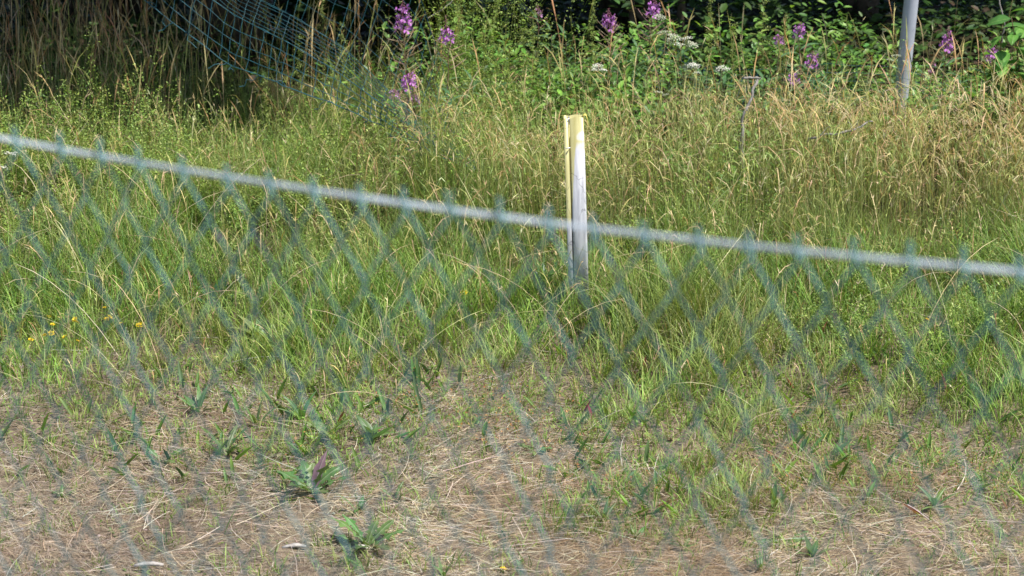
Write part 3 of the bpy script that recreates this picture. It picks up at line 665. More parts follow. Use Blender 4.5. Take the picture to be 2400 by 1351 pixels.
def build_nets():
    t = thing('sagging_wire_net', 'torn dark teal wire net sagging from the hedge down into the grass at upper left', 'fence')
    e = [(340, 0, 11.4), (530, 150, 11.2), (650, 195, 11.05), (770, 242, 10.95), (900, 295, 10.8), (1010, 355, 10.6), (1110, 405, 10.5)]
    up = [(365, -110, 11.45), (545, 35, 11.25), (665, 95, 11.1), (785, 165, 11.0), (905, 250, 10.82), (1012, 332, 10.62), (1112, 394, 10.52)]
    net(t, [row(e), row(up)], 34, 4, .0015, mat=M_tealdark, jit=.006, seed=3)
    up2 = [(385, -170, 11.55), (565, -25, 11.35), (685, 38, 11.2), (805, 112, 11.1), (915, 215, 10.9), (1020, 314, 10.7), (1116, 384, 10.54)]
    net(t, [row(up), row(up2)], 34, 7, .0010, mat=M_tealdark, jit=.0025, seed=4, hole=.6)
    up3 = [(420, -300, 12.3), (600, -210, 12.3), (760, -160, 12.3), (880, -120, 12.2), (985, 0, 12.0), (1050, 200, 11.4), (1125, 365, 10.7)]
    net(t, [row(up2), row(up3)], 30, 6, .0008, mat=M_tealdark, jit=.006, seed=5, hole=.1)
    # loose broken ends under the edge
    for i in range(16):
        f = random.random(); k = int(f * 5); a = e[k]; b = e[k + 1]; g = random.random(); c = [a[q] + (b[q] - a[q]) * g for q in range(3)]
        p = at_depth(c[0], c[1], c[2]); pth = [p]; 
        for s in range(4): pth.append(pth[-1] + Vector((random.uniform(-.03, .03), random.uniform(-.01, .01), random.uniform(-.032, .012))))
        V, F = tube(pth, .0018, 4, False); link('broken_wire', mesh_np('broken_wire', V, F, M_tealdark), t)
    t = thing('fallen_wire_net', 'dark diamond wire net lying over the grass at the right below the pale top wire', 'fence')
    lo = [(1640, 575, 9.9), (1780, 625, 9.8), (1900, 665, 9.75), (2060, 712, 9.7), (2230, 735, 9.7), (2420, 765, 9.65)]
    hi = [(1680, 560, 10.2), (1830, 545, 10.2), (1960, 560, 10.1), (2120, 590, 10.1), (2280, 610, 10.1), (2430, 640, 10.0)]
    net(t, [row(lo), row(hi)], 28, 7, .0014, mat=M_tealdark, jit=.005, seed=6, diamond=True)
    t = thing('pole_wire_net', 'dark wire net stretched along the hedge foot to the grey pole', 'fence')
    lo = [(1480, 190, 12.4), (1600, 215, 12.3), (1740, 250, 12.2), (1900, 262, 12.15), (2090, 268, 12.12), (2250, 285, 12.1)]
    hi = [(1560, 100, 12.5), (1640, 155, 12.4), (1760, 165, 12.3), (1920, 150, 12.2), (2100, 158, 12.12), (2260, 215, 12.1)]
    net(t, [row(lo), row(hi)], 30, 6, .0010, mat=M_tealdark, jit=.005, seed=7)
build_nets()

# ------------------------------------------------------------------ wild flowers
def strip_leaf(L, W, cols, n=7, fold=.25, sag=.25, lobes=0, petiole=.12, curlx=0, wav=0.0):
    """leaf pointing along +X from the origin, midrib at z=0, with real outline; returns V,F,mi,C"""
    T = np.linspace(0, 1, n * (2 if lobes else 1) + 1); V = []; C = []; c0, cr = np.array(cols[0]), np.array(cols[1])
    for k, u in enumerate(T):
        w = max(0.03, math.sin(min(1, max(0, (u - petiole * .5)) / (1 - petiole * .5)) ** .8 * math.pi)) * W / 2
        if lobes: w = (W / 2) * max(.12, (u ** .55) * (1.45 if k % 2 else .5 + .4 * u) * (1 - max(0, u - .8) * 4.6))
        z = -sag * L * u * u; x = L * (u - .12 * sag * u * u); y0 = curlx * L * u * u
        wv = wav * math.sin(u * 19)
        bk = -.25 * w if (lobes and k % 2) else 0
        V += [(x + bk, y0 - w, z + fold * w + wv * w), (x, y0 - w * .08, z), (x, y0, z + .0012), (x, y0 + w * .08, z), (x + bk, y0 + w, z + fold * w - wv * w)]
        C += [c0 * .9, c0, cr, c0, c0 * 1.05]
    F = []; m = len(T)
    for k in range(m - 1):
        for j in range(4): a = k * 5 + j; F.append((a, a + 1, a + 6, a + 5))
    return np.array(V), np.array(F), np.zeros(len(F), int), np.array(C)
def me_from(name, tup, mats): return mesh_np(name, tup[0], tup[1], mats, tup[3], tup[2])
FW_LEAF = [me_from('fireweed_leaf', strip_leaf(l, w, [(.10, .22, .09), (.30, .36, .25)], 7, .3, s, curlx=cx), M_leaf) for l, w, s, cx in ((.12, .017, .3, .1), (.10, .014, .45, -.1), (.14, .019, .55, .05))]
def flower_mesh(petal, name, scale=1):
    parts = [(*tube([(0, 0, 0), (.012, 0, .003), (.024, 0, .004)], .0011, 4), 1, (.32, .12, .25))]
    for q in range(4):
        a = q * math.pi / 2 + .4; d = np.array([.25, math.cos(a), math.sin(a)]); d /= np.linalg.norm(d); s = np.cross(d, [1, 0, 0]); b = np.array([.024, 0, .004])
        Lp, Wp = .0155, .0062
        V = np.array([b, b + d * Lp * .5 - s * Wp * .8, b + d * Lp * .95 - s * Wp * .75 + [.003, 0, 0], b + d * Lp + [.003, 0, 0], b + d * Lp * .95 + s * Wp * .75 + [.003, 0, 0], b + d * Lp * .5 + s * Wp * .8])
        parts.append((V, np.array([(0, 3, 2, 1), (0, 5, 4, 3)]), 0, (.5, .2, .5)))
    for q in range(3):
        parts.append((*tube([(.024, 0, .004), (.031, .002 * (q - 1), .001), (.038, .004 * (q - 1), -.004)], .0007, 4), 1, (.6, .45, .55)))
    V, F, mi, C = join(parts); return mesh_np(name, V * scale, F, [petal, M_leaf], C, mi)
FLOWER = flower_mesh(M_petal, 'fireweed_flower', 1.2); FLOWERP = flower_mesh(M_petalpale, 'fireweed_flower_pale', 1.0)
def pod_mesh(col, L):
    V, F = tube([(0, 0, 0), (L * .35, 0, L * .10), (L * .75, 0, L * .33), (L, 0, L * .5)], [.0012, .0021, .0019, .0008], 4); return mesh_np('pod', V, F, M_leaf, np.tile(col, (len(V), 1)))
PODS = [pod_mesh(c, l) for c, l in (((.42, .25, .24), .085), ((.45, .34, .22), .075), ((.34, .34, .17), .08), ((.50, .20, .26), .065))]
BUD = mesh_np('fireweed_bud', *tube([(0, 0, 0), (.008, 0, -.006), (.012, 0, -.016), (.012, 0, -.022)], [.0008, .0016, .0021, .0006], 4), M_leaf, np.tile((.40, .16, .26), (16, 1)))
def fireweed(px, py, Y, label, bloom=13, bl=.085, pods=30, podl=.2, leaves=16, budl=.06, pale=False, lean=0., sc=1.0, name='fireweed', group='fireweed plants in flower at the meadow edge'):
    tip = at_depth(px, py, Y); base = Vector((tip.x - lean, Y + random.uniform(-.03, .03), 0)); base.z = float(ground_z(base.x, base.y)); H = tip.z - base.z
    t = thing(name, label, 'wildflower', base, 0, group)
    def P(f):
        s = math.sin(f * math.pi); return Vector((lean * f ** 1.5 + .008 * math.sin(f * 7 + px), .01 * math.sin(f * 5 + px), H * f))
    pth = [P(f) for f in np.linspace(0, 1, 14)]
    V, F = tube(pth, np.linspace(.0035, .001, 14), 6); C = np.tile((.28, .15, .12), (len(V), 1)); link('stem', mesh_np('stem', V, F, M_leaf, C), t)
    zt = H
    # buds crowd the tapering tip, drooping lower down
    nb = 12 if budl > 0 else 0
    for k in range(nb):
        f = 1 - (budl * (k + .5) / nb) / H; a = k * 2.4; s = .35 + .75 * k / nb
        o = link('bud', BUD, t, P(f), (0, R(-50 * (1 - k / nb)), a)); o.scale = (s, s, s)
    z1 = H - budl
    for k in range(bloom):
        f = (z1 - bl * k / max(1, bloom - 1)) / H; a = k * 2.39996 + px
        o = link('flower', FLOWERP if pale else FLOWER, t, P(f), (0, R(random.uniform(-12, 8)), a)); s = sc * random.uniform(.8, 1.12) * (.75 + .35 * k / max(1, bloom)); o.scale = (s, s, s)
    z2 = z1 - bl
    for k in range(pods):
        f = max(.05, (z2 - podl * (k / max(1, pods - 1))) / H); a = k * 2.39996 + 1
        o = link('seed_pod', PODS[random.choice((0, 1, 2, 1) if not pale else (3, 0, 1))], t, P(f), (R(random.uniform(-15, 15)), R(random.uniform(-25, 15)), a)); s = random.uniform(.7, 1.15) * sc; o.scale = (s, s, s)
    z3 = z2 - (podl if pods else 0)
    for k in range(leaves):
        f = max(.08, (z3 + .02 - (z3 - .05) * k / max(1, leaves)) / H); a = k * 2.39996 + 2
        o = link('leaf', FW_LEAF[k % 3], t, P(f), (R(random.uniform(-15, 15)), R(-random.uniform(15, 50)), a)); s = random.uniform(.8, 1.15); o.scale = (s, s, s)
    return t
fireweed(947, -8, 11.35, 'tallest fireweed spike, magenta flowers above a broad cage of brown seed pods', 17, .11, 48, .26, 8, .055, sc=1.1)
fireweed(1046, 36, 11.4, 'fireweed with a ring of magenta flowers just right of the tallest spike', 12, .06, 20, .14, 14, .075)
fireweed(956, 168, 10.95, 'low fireweed flower head above the sagging net below the tallest spike', 13, .06, 10, .07, 14, .015)
fireweed(928, 208, 11.1, 'small pale fireweed head at the lower left of the cluster by the net', 7, .04, 10, .07, 6, .01, True, sc=.85)
fireweed(968, 222, 11.15, 'small pale fireweed head at the lower right of the cluster by the net', 7, .035, 8, .06, 12, .01, True, sc=.85)
fireweed(1259, 12, 12.5, 'faint small fireweed head in shade above the short yellow post', 5, .03, 6, .06, 22, .03, True, sc=.7)
fireweed(1430, 22, 12.0, 'fireweed spike with pink seed pods left of the white yarrow cluster', 13, .075, 22, .14, 18, .035)
fireweed(1533, -6, 12.1, 'fireweed spike with reddish pods rising behind the white yarrow cluster', 12, .07, 26, .14, 16, .035, lean=.02)
fireweed(1824, 84, 12.3, 'small fireweed head at the left end of the leafy sprigs', 9, .045, 4, .04, 14, .01, sc=.8)
fireweed(1877, 50, 12.2, 'fireweed head rising above the leafy sprigs left of the grey pole', 11, .055, 5, .05, 18, .02, sc=.9)
fireweed(1908, 118, 12.0, 'fireweed head crossed by a straw midway to the grey pole', 10, .07, 8, .06, 16, .02, sc=.95, lean=.02)
fireweed(1864, 176, 11.8, 'lowest fireweed head left of the grey pole beside the dead branch', 10, .05, 4, .04, 18, .0, sc=.85)
fireweed(2219, 60, 11.8, 'tall magenta fireweed spike standing alone just right of the grey pole', 14, .075, 14, .07, 24, .05, sc=.95)
fireweed(2186, 140, 11.9, 'withered reddish fireweed spike low beside the grey pole', 4, .04, 10, .07, 10, .03, True, sc=.7)
fireweed(2330, 93, 11.7, 'fireweed spike with sparse flowers beside the bright bush at the right edge', 11, .05, 8, .05, 18, .055, lean=-.01)
for px, py, Y, where in [(1110, 200, 11.5, 'right of the low fireweed heads by the net'), (1055, 235, 11.2, 'arching over the bedstraw just right of the pale fireweed heads'), (1160, 215, 11.8, 'halfway between the low fireweed heads and the dark gap'),
                         (1330, 100, 12.5, 'in shade right of the faint fireweed head'), (1290, 80, 12.5, 'in shade directly below the faint fireweed head'), (1450, 150, 12.2, 'above and right of the small white yarrow'), (1490, 120, 12.3, 'between the two pink-podded fireweeds'),
                         (1520, 160, 12.0, 'left of the tall umbel cluster'), (1600, 130, 12.3, 'behind the tall umbel cluster'), (1650, 190, 12.1, 'under the lower white umbels'), (1700, 200, 12.1, 'right of the lower white umbels'), (1790, 200, 12.0, 'behind the top of the lichen branch'),
                         (1840, 250, 11.8, 'right of the lichen branch'), (1940, 200, 12.1, 'below the straw-crossed fireweed head'), (2010, 235, 12.1, 'between the sprigs and the grey pole'), (2250, 195, 11.8, 'right of the lone tall fireweed'), (2180, 260, 11.8, 'just right of the foot of the grey pole')]:
    fireweed(px, py, Y, 'leafy fireweed stem without flowers ' + where, 0, 0, 0, 0, 24, 0, name='leafy_fireweed', group='fireweed stems without flowers')

# yarrow: flat white heads
def head_mesh(r, n, name, mat=M_white):
    parts = []
    for k in range(n):
        a = k * 2.39996; q = r * math.sqrt((k + .3) / n); z = -.25 * q * q / r + random.uniform(-.005, .005); s = .0034 * random.uniform(.6, 1.25); cx, cy = q * math.cos(a), q * math.sin(a)
        m = 6; ring = [(cx + s * math.cos(i * 1.047), cy + s * math.sin(i * 1.047), z) for i in range(m)]; top = [(cx + s * .55 * math.cos(i * 1.047 + .4), cy + s * .55 * math.sin(i * 1.047 + .4), z + s * .6) for i in range(m)]
        V = np.array(ring + top); F = [(i, (i + 1) % m, m + (i + 1) % m, m + i) for i in range(m)] + [(m, m + 1, m + 2, m + 3), (m, m + 3, m + 4, m + 5)]
        parts.append((V, np.array(F), 0, (.8, .8, .75)))
        if k % 4 == 0: parts.append((*tube([(cx, cy, z), (cx * .4, cy * .4, z - r * .5), (0, 0, -r * 1.1)], .0007, 4, False), 1, (.2, .28, .12)))
    V, F, mi, C = join(parts); return mesh_np(name, V, F, [mat, M_leaf], C, mi)
HEADS = [head_mesh(.03, 40, 'yarrow_head'), head_mesh(.024, 28, 'yarrow_head_small'), head_mesh(.034, 46, 'yarrow_head_dull', simple_mat('dull_floret', (.42, .44, .33), .8, 0, 60, .2))]
FEATHER = me_from('feather_leaf', strip_leaf(.09, .022, [(.12, .20, .06), (.2, .26, .1)], 9, .2, .35, lobes=1), M_leaf)
def yarrow(px, py, Y, label, heads, leaves=8):
    """heads: list of (dx,dy px offsets, mesh idx, scale)"""
    tip = at_depth(px, py, Y); base = Vector((tip.x, Y, float(ground_z(tip.x, Y)))); t = thing('yarrow', label, 'wildflower', base, random.uniform(-.3, .3) * 0, 'white flowering herbs')
    z = tip.z - base.z; top = Vector((0, 0, z)); ms = []
    V, F = tube([(0, 0, 0), (.006, 0, z * .4), (0, .004, z * .75), (0, 0, z - .05)], [.003, .0025, .002, .0016], 6); C = np.tile((.16, .22, .08), (len(V), 1)); link('stem', mesh_np('stem', V, F, M_leaf, C), t)
    for dx, dy, mi, s in heads:
        k = Y / FPX; p = Vector((dx * k, random.uniform(-.015, .015), z - dy * k))
        V, F = tube([(0, 0, z - .055), (p.x * .5, p.y * .5, z - .04 - dy * k * .5), (p.x, p.y, p.z - .02)], .0012, 4, False); link('stalk', mesh_np('stalk', V, F, M_leaf, np.tile((.16, .22, .08), (len(V), 1))), t)
        o = link('flower_head', HEADS[mi], t, p, (R(random.uniform(5, 22)), R(random.uniform(-12, 12)), random.uniform(0, 6))); o.scale = (s, s, s)
    for k in range(leaves):
        f = .1 + .75 * k / leaves; o = link('leaf', FEATHER, t, (0, 0, z * f), (0, R(-30), k * 2.4))
yarrow(1405, 158, 11.8, 'yarrow with two small bright white heads above the short yellow post', [(-6, -4, 0, 1.0), (10, 4, 0, .8), (-12, 4, 1, .7)])
yarrow(1590, 95, 12.0, 'tall white umbels spreading over the fireweed in the middle of the meadow edge', [(-35, -20, 2, 1.1), (-12, -12, 2, 1.2), (18, -6, 0, 1.15), (-22, 0, 2, .9), (30, 8, 2, 1.2), (0, 8, 1, 1.0), (-45, -60, 2, .9)], 12)
yarrow(1622, 150, 11.9, 'white umbel head just below the tall umbel cluster', [(0, 0, 0, 1.0), (10, 6, 1, .9), (-10, 8, 2, .8)])
yarrow(1690, 158, 11.9, 'white umbel head at the right of the umbel group', [(-2, 0, 0, 1.05), (12, 3, 1, .9)])
yarrow(1632, 168, 11.7, 'small white head low in the umbel group beside the fallen net', [(0, 0, 1, .7)])
yarrow(1548, 216, 11.4, 'dull small white heads below the umbels in the ripe grass', [(-4, 0, 2, .7), (12, 5, 2, .5)])
yarrow(24, 358, 10.6, 'white yarrow head at the left edge just under the pale top wire', [(0, 0, 0, .95), (10, 3, 1, .7)])
yarrow(4, 390, 10.5, 'white yarrow head cut by the left edge of the picture', [(0, 0, 0, 1.0), (-14, -4, 1, .9)])
yarrow(2100, 130, 12.15, 'small pale umbel leaning on the grey pole', [(0, 0, 2, .8), (-14, 8, 2, .6), (25, 14, 2, .5)])

# rosettes
def rosette(px, py, label, n, L, W, lobes=1, up=(32, 68), cols=((.13, .23, .07), (.40, .44, .3)), special=None, name='dandelion_rosette', cat_='weed', seed=0, z=0.0):
    p = on_ground(px, py); p.z = float(ground_z(p.x, p.y)) + z; t = thing(name, label, cat_, p, 0, 'leaf rosettes on the verge'); r = random.Random(seed + int(px))
    for k in range(n):
        l = L * r.uniform(.7, 1.15); c = (cols[0][0] * r.uniform(.8, 1.3), cols[0][1] * r.uniform(.85, 1.2), cols[0][2])
        tp = strip_leaf(l, W * r.uniform(.8, 1.2), [c, cols[1]], 6, r.uniform(.05, .4), r.uniform(.1, .5), lobes, curlx=r.uniform(-.15, .15), wav=.25)
        o = link('leaf', me_from('leaf', tp, M_leaf), t, (r.uniform(-.008, .008), r.uniform(-.008, .008), 0), (R(r.uniform(-20, 20)), -R(r.uniform(*up)), k * 6.283 / n + r.uniform(-.3, .3)))
    if special:
        tp = strip_leaf(L * 1.02, W * 1.15, [special, (.42, .40, .36)], 7, .12, .22, 0, wav=.18); o = link('leaf', me_from('leaf', tp, M_leaf), t, (0, 0, 0), (R(-8), -R(62), R(68))); o['label'] = 'dark purple leaf standing up'
    return t
rosette(735, 1178, 'large dandelion rosette with one dark purple leaf standing up from the dry ground', 11, .15, .036, special=(.25, .155, .19))
rosette(862, 1296, 'fresh green dandelion rosette lowest on the dry ground', 9, .13, .034)
rosette(530, 1092, 'dandelion tuft with narrow upright leaves left of the largest rosette', 9, .12, .022, up=(45, 75))
rosette(385, 1098, 'small pale green rosette on the dry ground at left', 5, .10, .024)
rosette(712, 1005, 'upright narrow leaves above the largest rosette', 5, .12, .02, 0, (60, 80), name='plantain')
rosette(600, 1020, 'thin upright blades between the two left rosettes', 5, .11, .014, 0, (60, 80), name='plantain')
rosette(470, 985, 'dark green leaf clump on the edge of the grass at left', 8, .11, .022, 0, (40, 75), name='plantain')
rosette(770, 1038, 'half lying rosette above the largest rosette', 6, .10, .03, up=(15, 55))
rosette(875, 1050, 'broad dark leaves right of the half lying rosette', 5, .10, .034, 0, (30, 70), name='plantain')
rosette(145, 1160, 'tiny green rosette near the lower left corner', 7, .05, .012)
rosette(270, 1268, 'tiny flat rosette at the very bottom left', 6, .045, .012)
rosette(840, 1215, 'two stiff narrow leaves between the two largest rosettes', 4, .10, .016, 0, (40, 80), name='plantain')
rosette(930, 1190, 'thin weed right of the largest rosette', 5, .07, .012)
rosette(1410, 1218, 'stringy tuft of leaves in the lower middle', 8, .09, .015, 0, (40, 75), name='plantain')
rosette(1490, 1262, 'dark sprig on the straw in the lower middle', 6, .08, .014, 0, (35, 70), name='plantain')
rosette(1600, 1290, 'small bluish leaf sprig at the lower middle right', 5, .07, .016, 0, (30, 75), name='plantain')
rosette(1845, 1275, 'dark flat lobed rosette in the lower right', 9, .10, .02, up=(5, 35))
rosette(1905, 1308, 'upright leaf tuft next to the flat lobed rosette', 6, .09, .017, 0, (50, 80), name='plantain')
rosette(2190, 1180, 'dark narrow leaves growing at the right edge of the dry ground', 8, .10, .018, 0, (25, 70), name='plantain')
rosette(1782, 1351, 'single upright blade tuft at the bottom edge', 4, .09, .012, 0, (60, 85), name='plantain')
rosette(1040, 1352, 'grass-like sprout at the bottom edge below the fresh rosette', 4, .07, .012, 0, (55, 80), name='plantain')
rosette(1255, 1062, 'flat green leaves in the middle of the thatch edge', 7, .07, .02, up=(10, 45))
rosette(1395, 1140, 'low green rosette right of the middle', 7, .06, .016, up=(10, 50))
rosette(620, 820, 'pale broad dock leaves standing in the grass left of the middle', 7, .16, .045, 0, (50, 80), cols=((.20, .32, .10), (.45, .5, .3)), name='dock')
rosette(500, 720, 'bluish dock with drooping leaves in the left grass', 6, .17, .04, 0, (35, 80), cols=((.10, .22, .11), (.4, .45, .3)), name='dock')
rosette(1215, 1340, 'faint leaf tuft at the bottom middle', 5, .05, .01, 0, (40, 80), name='plantain')
rosette(1275, 690, 'dark leafy clump at the foot of the short post', 12, .14, .022, 1, (35, 80), cols=((.06, .15, .05), (.15, .22, .1)), name='tansy')
rosette(1318, 728, 'small leafy clump right in front of the short post', 10, .09, .018, 1, (35, 80), cols=((.08, .18, .05), (.15, .22, .1)), name='tansy')
rosette(1560, 600, 'broad pale leaves among the ripe grass right of the post', 5, .14, .04, 0, (45, 80), cols=((.16, .28, .09), (.35, .4, .2)), name='dock')
# purplish and crimson leaves
for px, py, L, W, c, lb in ((517, 650, .07, .045, (.34, .20, .26), 'round pinkish dock leaf catching light in the left grass'), (428, 850, .07, .016, (.33, .14, .17), 'small pink leaf below the dock plants'),
                            (1365, 985, .08, .015, (.20, .02, .04), 'crimson sorrel leaf at the thatch edge below the post'), (1388, 990, .06, .014, (.24, .03, .05), 'second crimson sorrel leaf, just right of the first'),
                            (2105, 1140, .06, .013, (.22, .05, .07), 'dark red leaf near the lower right edge'), (850, 735, .06, .014, (.16, .03, .05), 'dark red leaf in the grass left of the middle')):
    p = on_ground(px, py); o = link('red_leaf', me_from('red_leaf', strip_leaf(L, W, [c, tuple(min(.6, q * 1.5) for q in c)], 6, .25, .15), M_leaf), None, (p.x, p.y, float(ground_z(p.x, p.y)) + (.02 if py > 900 else .12)), (0, -R(70), random.uniform(0, 6)))
    tag(o, lb, 'leaf')

# bird's-foot trefoil flowers
def trefoil_mesh():
    parts = []
    for k in range(6):
        a = k * 1.047; c = np.array([.009 * math.cos(a), .009 * math.sin(a), .003 * (k % 2)]); d = np.array([math.cos(a), math.sin(a), .5]); d /= np.linalg.norm(d); s = np.array([-math.sin(a), math.cos(a), 0])
        for q, (l, w) in enumerate(((.012, .005), (.009, .004))):
            dd = d * (1 - q * .3) + np.array([0, 0, .6 * q]); V = np.array([c * .3, c * .3 + dd * l * .6 - s * w, c * .3 + dd * l, c * .3 + dd * l * .6 + s * w]); parts.append((V, np.array([(0, 1, 2, 3)]), (k + q) % 3 == 0, (.7, .5, .1)))
    V, F, mi, C = join(parts); return mesh_np('trefoil_flower', V, F, [M_yellow, M_orange], C, mi)
TREF = trefoil_mesh()
def trefoil(label, spots, loc, name='trefoil', sc=.95):
    b = on_ground(*loc); b.z = 0; t = thing(name, label, 'wildflower', b, 0, 'yellow flowers in the grass')
    for px, py, h in spots:
        p = on_ground(px, py, h) - b
        mid = Vector((p.x * .6, p.y * .6, p.z * .5))
        V, F = tube([Vector((p.x * .35, p.y * .35, 0)), mid, p], .0012, 4, False); link('stem', mesh_np('stem', V, F, M_leaf, np.tile((.14, .22, .06), (len(V), 1))), t)
        o = link('flower', TREF, t, p, (R(random.uniform(10, 45)), R(random.uniform(-25, 25)), random.uniform(0, 6))); s = sc * random.uniform(.8, 1.15); o.scale = (s, s, s)
    return t
trefoil('yellow trefoil at the left edge with flowers stepping down towards the thatch', [(72, 798, .05), (105, 788, .06), (120, 783, .06), (152, 792, .05)], (100, 830))
trefoil('yellow trefoil with two flowers above the leftmost clump', [(115, 745, .08), (123, 762, .07)], (118, 800))
trefoil('orange-tinged trefoil flowers in the middle of the left flower patch', [(176, 750, .08), (181, 757, .08), (183, 801, .04)], (180, 805))
trefoil('highest yellow trefoil flower in the left patch with two more beneath', [(246, 723, .1), (250, 750, .07), (257, 745, .08)], (250, 800))
trefoil('single orange trefoil flower between the left flower groups', [(283, 760, .07)], (283, 805))
trefoil('rightmost yellow trefoil of the left flower patch', [(325, 764, .08), (336, 768, .07), (330, 760, .08)], (330, 812))
trefoil('lone yellow flower in the grass left of the short post', [(1088, 688, .12)], (1088, 745), 'hawkweed', 1.1)
trefoil('lone yellow flower in the right grass below the fallen net', [(2173, 751, .12)], (2173, 810), 'hawkweed', 1.1)
trefoil('single yellow flower at the bottom edge of the dry ground', [(1180, 1336, .03)], (1180, 1350), 'hawkweed', 1.0)

# tall panicles of bedstraw against the dark hedge
def panicle(px, py, Y, label, width=.03, lean=0):
    tip = at_depth(px, py, Y); z = tip.z; base = Vector((tip.x - lean, Y, float(ground_z(tip.x, Y)))); t = thing('tall_bedstraw', label, 'wildflower', base, 0, 'tall bedstraw plants against the hedge')
    H = z - base.z; P = lambda f: Vector((lean * f * f, .01 * math.sin(f * 6), H * f))
    V, F = tube([P(f) for f in np.linspace(0, 1, 9)], np.linspace(.0024, .0008, 9), 6); link('stem', mesh_np('stem', V, F, M_leaf, np.tile((.22, .27, .08), (len(V), 1))), t)
    n = 14
    for k in range(n):
        f = 1 - .62 * (k / n) ** .9 ; a = k * 2.4; L = width * (.3 + 1.1 * (k / n)) * random.uniform(.6, 1.2); d = Vector((math.cos(a), math.sin(a), .55)) * L; b = P(f)
        m = 42; c = np.array(b)[None] + np.array(d)[None] * rng.random((m, 1)) + rng.normal(0, .007, (m, 3))
        colr = palette([(.30, .38, .10), (.24, .33, .08), (.38, .42, .16)], [1, 1, 1], m)
        q, F2, C2 = rand_leaves(c, rng.uniform(.005, .011, m), .5, colr, (-.5, 1))
        V, F = tube([b, b + d], .0008, 4, False); V2 = np.concatenate([V, q]); F3 = np.concatenate([F, F2 + len(V)]); C3 = np.concatenate([np.tile((.22, .27, .08), (len(V), 1)), C2])
        link('flower_spray', mesh_np('flower_spray', V2, F3, M_leaf, C3), t)
for px, py, Y, w, lb in ((1075, 0, 12.0, .05, 'tall yellow-green bedstraw right of the second fireweed spike'), (1030, 45, 11.9, .03, 'slim bedstraw spike between the two tallest fireweeds'),
                         (755, 5, 12.0, .05, 'tall bedstraw rising through the sagging net'), (700, 90, 11.8, .06, 'bushy bedstraw left of the tall one in the net'), (800, 60, 12.1, .05, 'bedstraw between the net and the tallest fireweed'),
                         (1250, 35, 12.3, .05, 'bedstraw in the shade below the faint fireweed head'), (1225, 70, 12.2, .04, 'short bedstraw left of the shaded one'), (1390, 10, 12.2, .035, 'slim bedstraw left of the pink-podded fireweed'),
                         (1665, 5, 12.3, .07, 'tall greenish bedstraw right of the white umbels'), (1790, 5, 12.4, .06, 'tall bedstraw over the leafy sprigs'), (1720, 60, 12.3, .05, 'bedstraw between the two tall right-hand ones'), (1840, 40, 12.4, .04, 'thin bedstraw left of the topmost sprig'),
                         (1150, 120, 11.8, .06, 'bushy bedstraw right of the second fireweed'), (1190, 170, 11.6, .06, 'low bushy bedstraw beside the dark gap'), (620, 190, 11.6, .05, 'bedstraw under the broken edge of the net')):
    panicle(px, py, Y, lb, w)

# leafy sprigs and bush
OV = [me_from('ovate_leaf', strip_leaf(.075, .044, [c, (.25, .38, .12)], 6, .2, .3), M_leaf) for c in ((.14, .33, .06), (.19, .40, .08), (.10, .25, .06))]
def leafy(label, name, stems, spacing, scale, seed, cat_='bush', Y=12.0, group=None):
    r = random.Random(seed); b = at_depth(*stems[0][0], Y); t = thing(name, label, cat_, (b.x, Y, 0), 0, group); T = Vector((b.x, Y, 0))
    for (p0, p1) in stems:
        a = at_depth(*p0, Y) - T; e = at_depth(*p1, Y + r.uniform(-.15, .1)) - T; a.z = max(a.z, 0) ; n = max(4, int((e - a).length / spacing)); bow = Vector((r.uniform(-.04, .04), r.uniform(-.04, .04), .02))
        P = lambda f: a.lerp(e, f) + bow * math.sin(f * math.pi)
        V, F = tube([P(f) for f in np.linspace(0, 1, 8)], np.linspace(.004, .0014, 8) * scale, 6); link('stem', mesh_np('stem', V, F, M_leaf, np.tile((.16, .12, .06), (len(V), 1))), t)
        for k in range(n):
            f = (k + .7) / n; az = k * 2.6 + r.uniform(-.5, .5); o = link('leaf', OV[r.randrange(3)], t, P(f), (R(r.uniform(-25, 25)), R(r.uniform(-40, 15)), az)); s = scale * r.uniform(.7, 1.2); o.scale = (s, s, s)
leafy('bright green leafy bush with broad leaves filling the right edge', 'leafy_bush', [((2390, 420), (2370, 40)), ((2400, 400), (2410, 20)), ((2350, 420), (2330, 200)), ((2370, 430), (2300, 250)), ((2360, 400), (2390, 90)), ((2400, 380), (2440, 80)), ((2330, 400), (2290, 300)), ((2390, 430), (2345, 130)), ((2440, 400), (2470, 60)), ((2340, 380), (2380, 180)), ((2310, 400), (2270, 210)), ((2300, 420), (2320, 260)), ((2320, 400), (2350, 60)), ((2400, 300), (2350, 150)), ((2280, 430), (2240, 330))], .04, 1.5, 1, Y=11.4)
leafy('leafy sprigs with small bright leaves left of the grey pole', 'leafy_sprigs', [((1960, 300), (1900, 70)), ((1970, 300), (1985, 50)), ((1980, 300), (1950, 110)), ((1960, 300), (2010, 130)), ((1950, 300), (2040, 145)), ((1970, 310), (2080, 150)), ((1930, 300), (1890, 120)), ((2000, 300), (2060, 190)), ((1930, 320), (1960, 190))], .026, .62, 2, Y=12.35)
leafy('darker leafy shrub between the dead branch and the white umbels', 'leafy_shrub', [((1690, 330), (1640, 220)), ((1700, 330), (1720, 150)), ((1750, 320), (1790, 180)), ((1760, 330), (1820, 230)), ((1730, 330), (1690, 190)), ((1800, 330), (1850, 260))], .03, .8, 3, Y=12.2)
leafy('low leafy shrub between the post and the white yarrow', 'leafy_shrub', [((1420, 330), (1390, 190)), ((1430, 330), (1460, 215)), ((1440, 330), (1500, 225)), ((1410, 340), (1400, 240)), ((1470, 340), (1520, 260)), ((1450, 330), (1430, 180))], .03, .85, 4, Y=11.9)
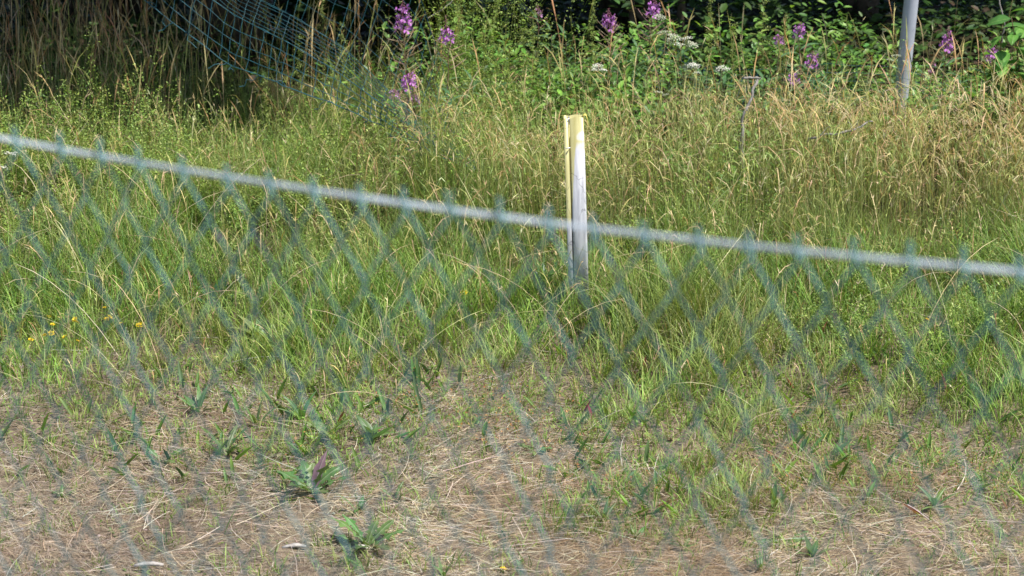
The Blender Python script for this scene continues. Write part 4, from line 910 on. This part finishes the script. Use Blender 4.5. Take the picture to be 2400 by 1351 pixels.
leafy('dark leafy shrub at the foot of the grey pole', 'leafy_shrub', [((2060, 380), (2030, 260)), ((2130, 380), (2160, 270)), ((2170, 390), (2210, 260)), ((2230, 400), (2260, 290)), ((2100, 380), (2080, 280)), ((2260, 400), (2300, 330)), ((2010, 360), (1960, 290))], .03, .85, 5, Y=11.9)

# dead branches
def branch(label, pts, r0, r1, seed, twigs=3):
    r = random.Random(seed); P = [at_depth(*p) for p in pts]; b = P[0].copy(); t = thing('dead_branch', label, 'branch', b)
    Q = []
    for i in range(len(P) - 1):
        for f in np.linspace(0, 1, 4, endpoint=False): Q.append(P[i].lerp(P[i + 1], f) - b + Vector((r.uniform(-1, 1), r.uniform(-1, 1), r.uniform(-1, 1))) * .006)
    Q.append(P[-1] - b); V, F = tube(Q, np.linspace(r0, r1, len(Q)) * np.array([r.uniform(.8, 1.2) for _ in Q]), 8, False); link('limb', mesh_np('limb', V, F, M_lichen), t)
    for k in range(twigs):
        i = r.randrange(2, len(Q) - 1); d = Vector((r.uniform(-1, 1), r.uniform(-.3, .3), r.uniform(.1, .9))) * .06; V, F = tube([Q[i], Q[i] + d * .5 + Vector((0, 0, .01)), Q[i] + d], [.003, .002, .001], 6, False); link('twig', mesh_np('twig', V, F, M_lichen), t)
branch('pale lichen-covered dead branch rising from the ripe grass left of the grey pole', [(1742, 395, 10.5), (1738, 330, 10.5), (1740, 280, 10.52), (1762, 225, 10.55), (1776, 186, 10.6)], .0085, .006, 1)
branch('brown dead branch lying in the ripe grass below the grey pole', [(1890, 330, 10.55), (1925, 318, 10.5), (1990, 308, 10.5), (2025, 292, 10.55), (2045, 285, 10.6)], .0055, .004, 2)
branch('thin bent twig arching over the sagging net', [(620, 75, 12.2), (640, 68, 12.2), (690, 72, 12.15), (745, 98, 12.15), (800, 120, 12.2)], .003, .002, 3, 1)
branch('bare slanting twig in the dark hedge right of the tallest fireweed', [(1005, 42, 13.0), (1040, 20, 13.0), (1068, -5, 13.05)], .0035, .003, 4, 0)
branch('brown bare stem rising beside the bright bush at the right edge', [(2345, 110, 11.6), (2355, 60, 11.6), (2342, -10, 11.65)], .0035, .003, 5, 1)
branch('short stub branch pointing left from the top of the lichen branch', [(1742, 184, 10.6), (1760, 183, 10.6), (1784, 184, 10.6)], .006, .005, 6, 0)

# pale wood chips on the dry ground
for px, py, L, ang, lb in ((690, 1312, .075, .12, 'whitish splinter of wood lying on the straw near the bottom left'), (350, 1347, .09, .05, 'pale wood splinter at the very bottom edge left of the middle'), (845, 1308, .05, -.1, 'small pale chip just below the lowest rosette'), (1675, 1098, .035, .5, 'small grey stone-like chip in the thatch on the right')):
    p = on_ground(px, py); r = random.Random(px); V = []
    for i in range(7):
        u = i / 6; w = .009 * math.sin(math.pi * (.12 + .76 * u)) * r.uniform(.8, 1.2); z = .018 + .008 * math.sin(u * 3)
        V += [((u - .5) * L, -w, z - .003), ((u - .5) * L, w, z - .002), ((u - .5) * L, w * .7, z + .005 * r.uniform(.6, 1.2)), ((u - .5) * L, -w * .7, z + .004)]
    F = [(i * 4 + j, i * 4 + (j + 1) % 4, i * 4 + 4 + (j + 1) % 4, i * 4 + 4 + j) for i in range(6) for j in range(4)] + [(3, 2, 1, 0), (24, 25, 26, 27)]
    o = link('wood_chip', mesh_np('wood_chip', np.array(V), np.array(F), simple_mat('weathered_wood', (.40, .37, .34), .8, 0, 90, .3, .4), smooth=False), None, (p.x, p.y, float(ground_z(p.x, p.y))), (0, 0, ang)); tag(o, lb, 'wood chip')
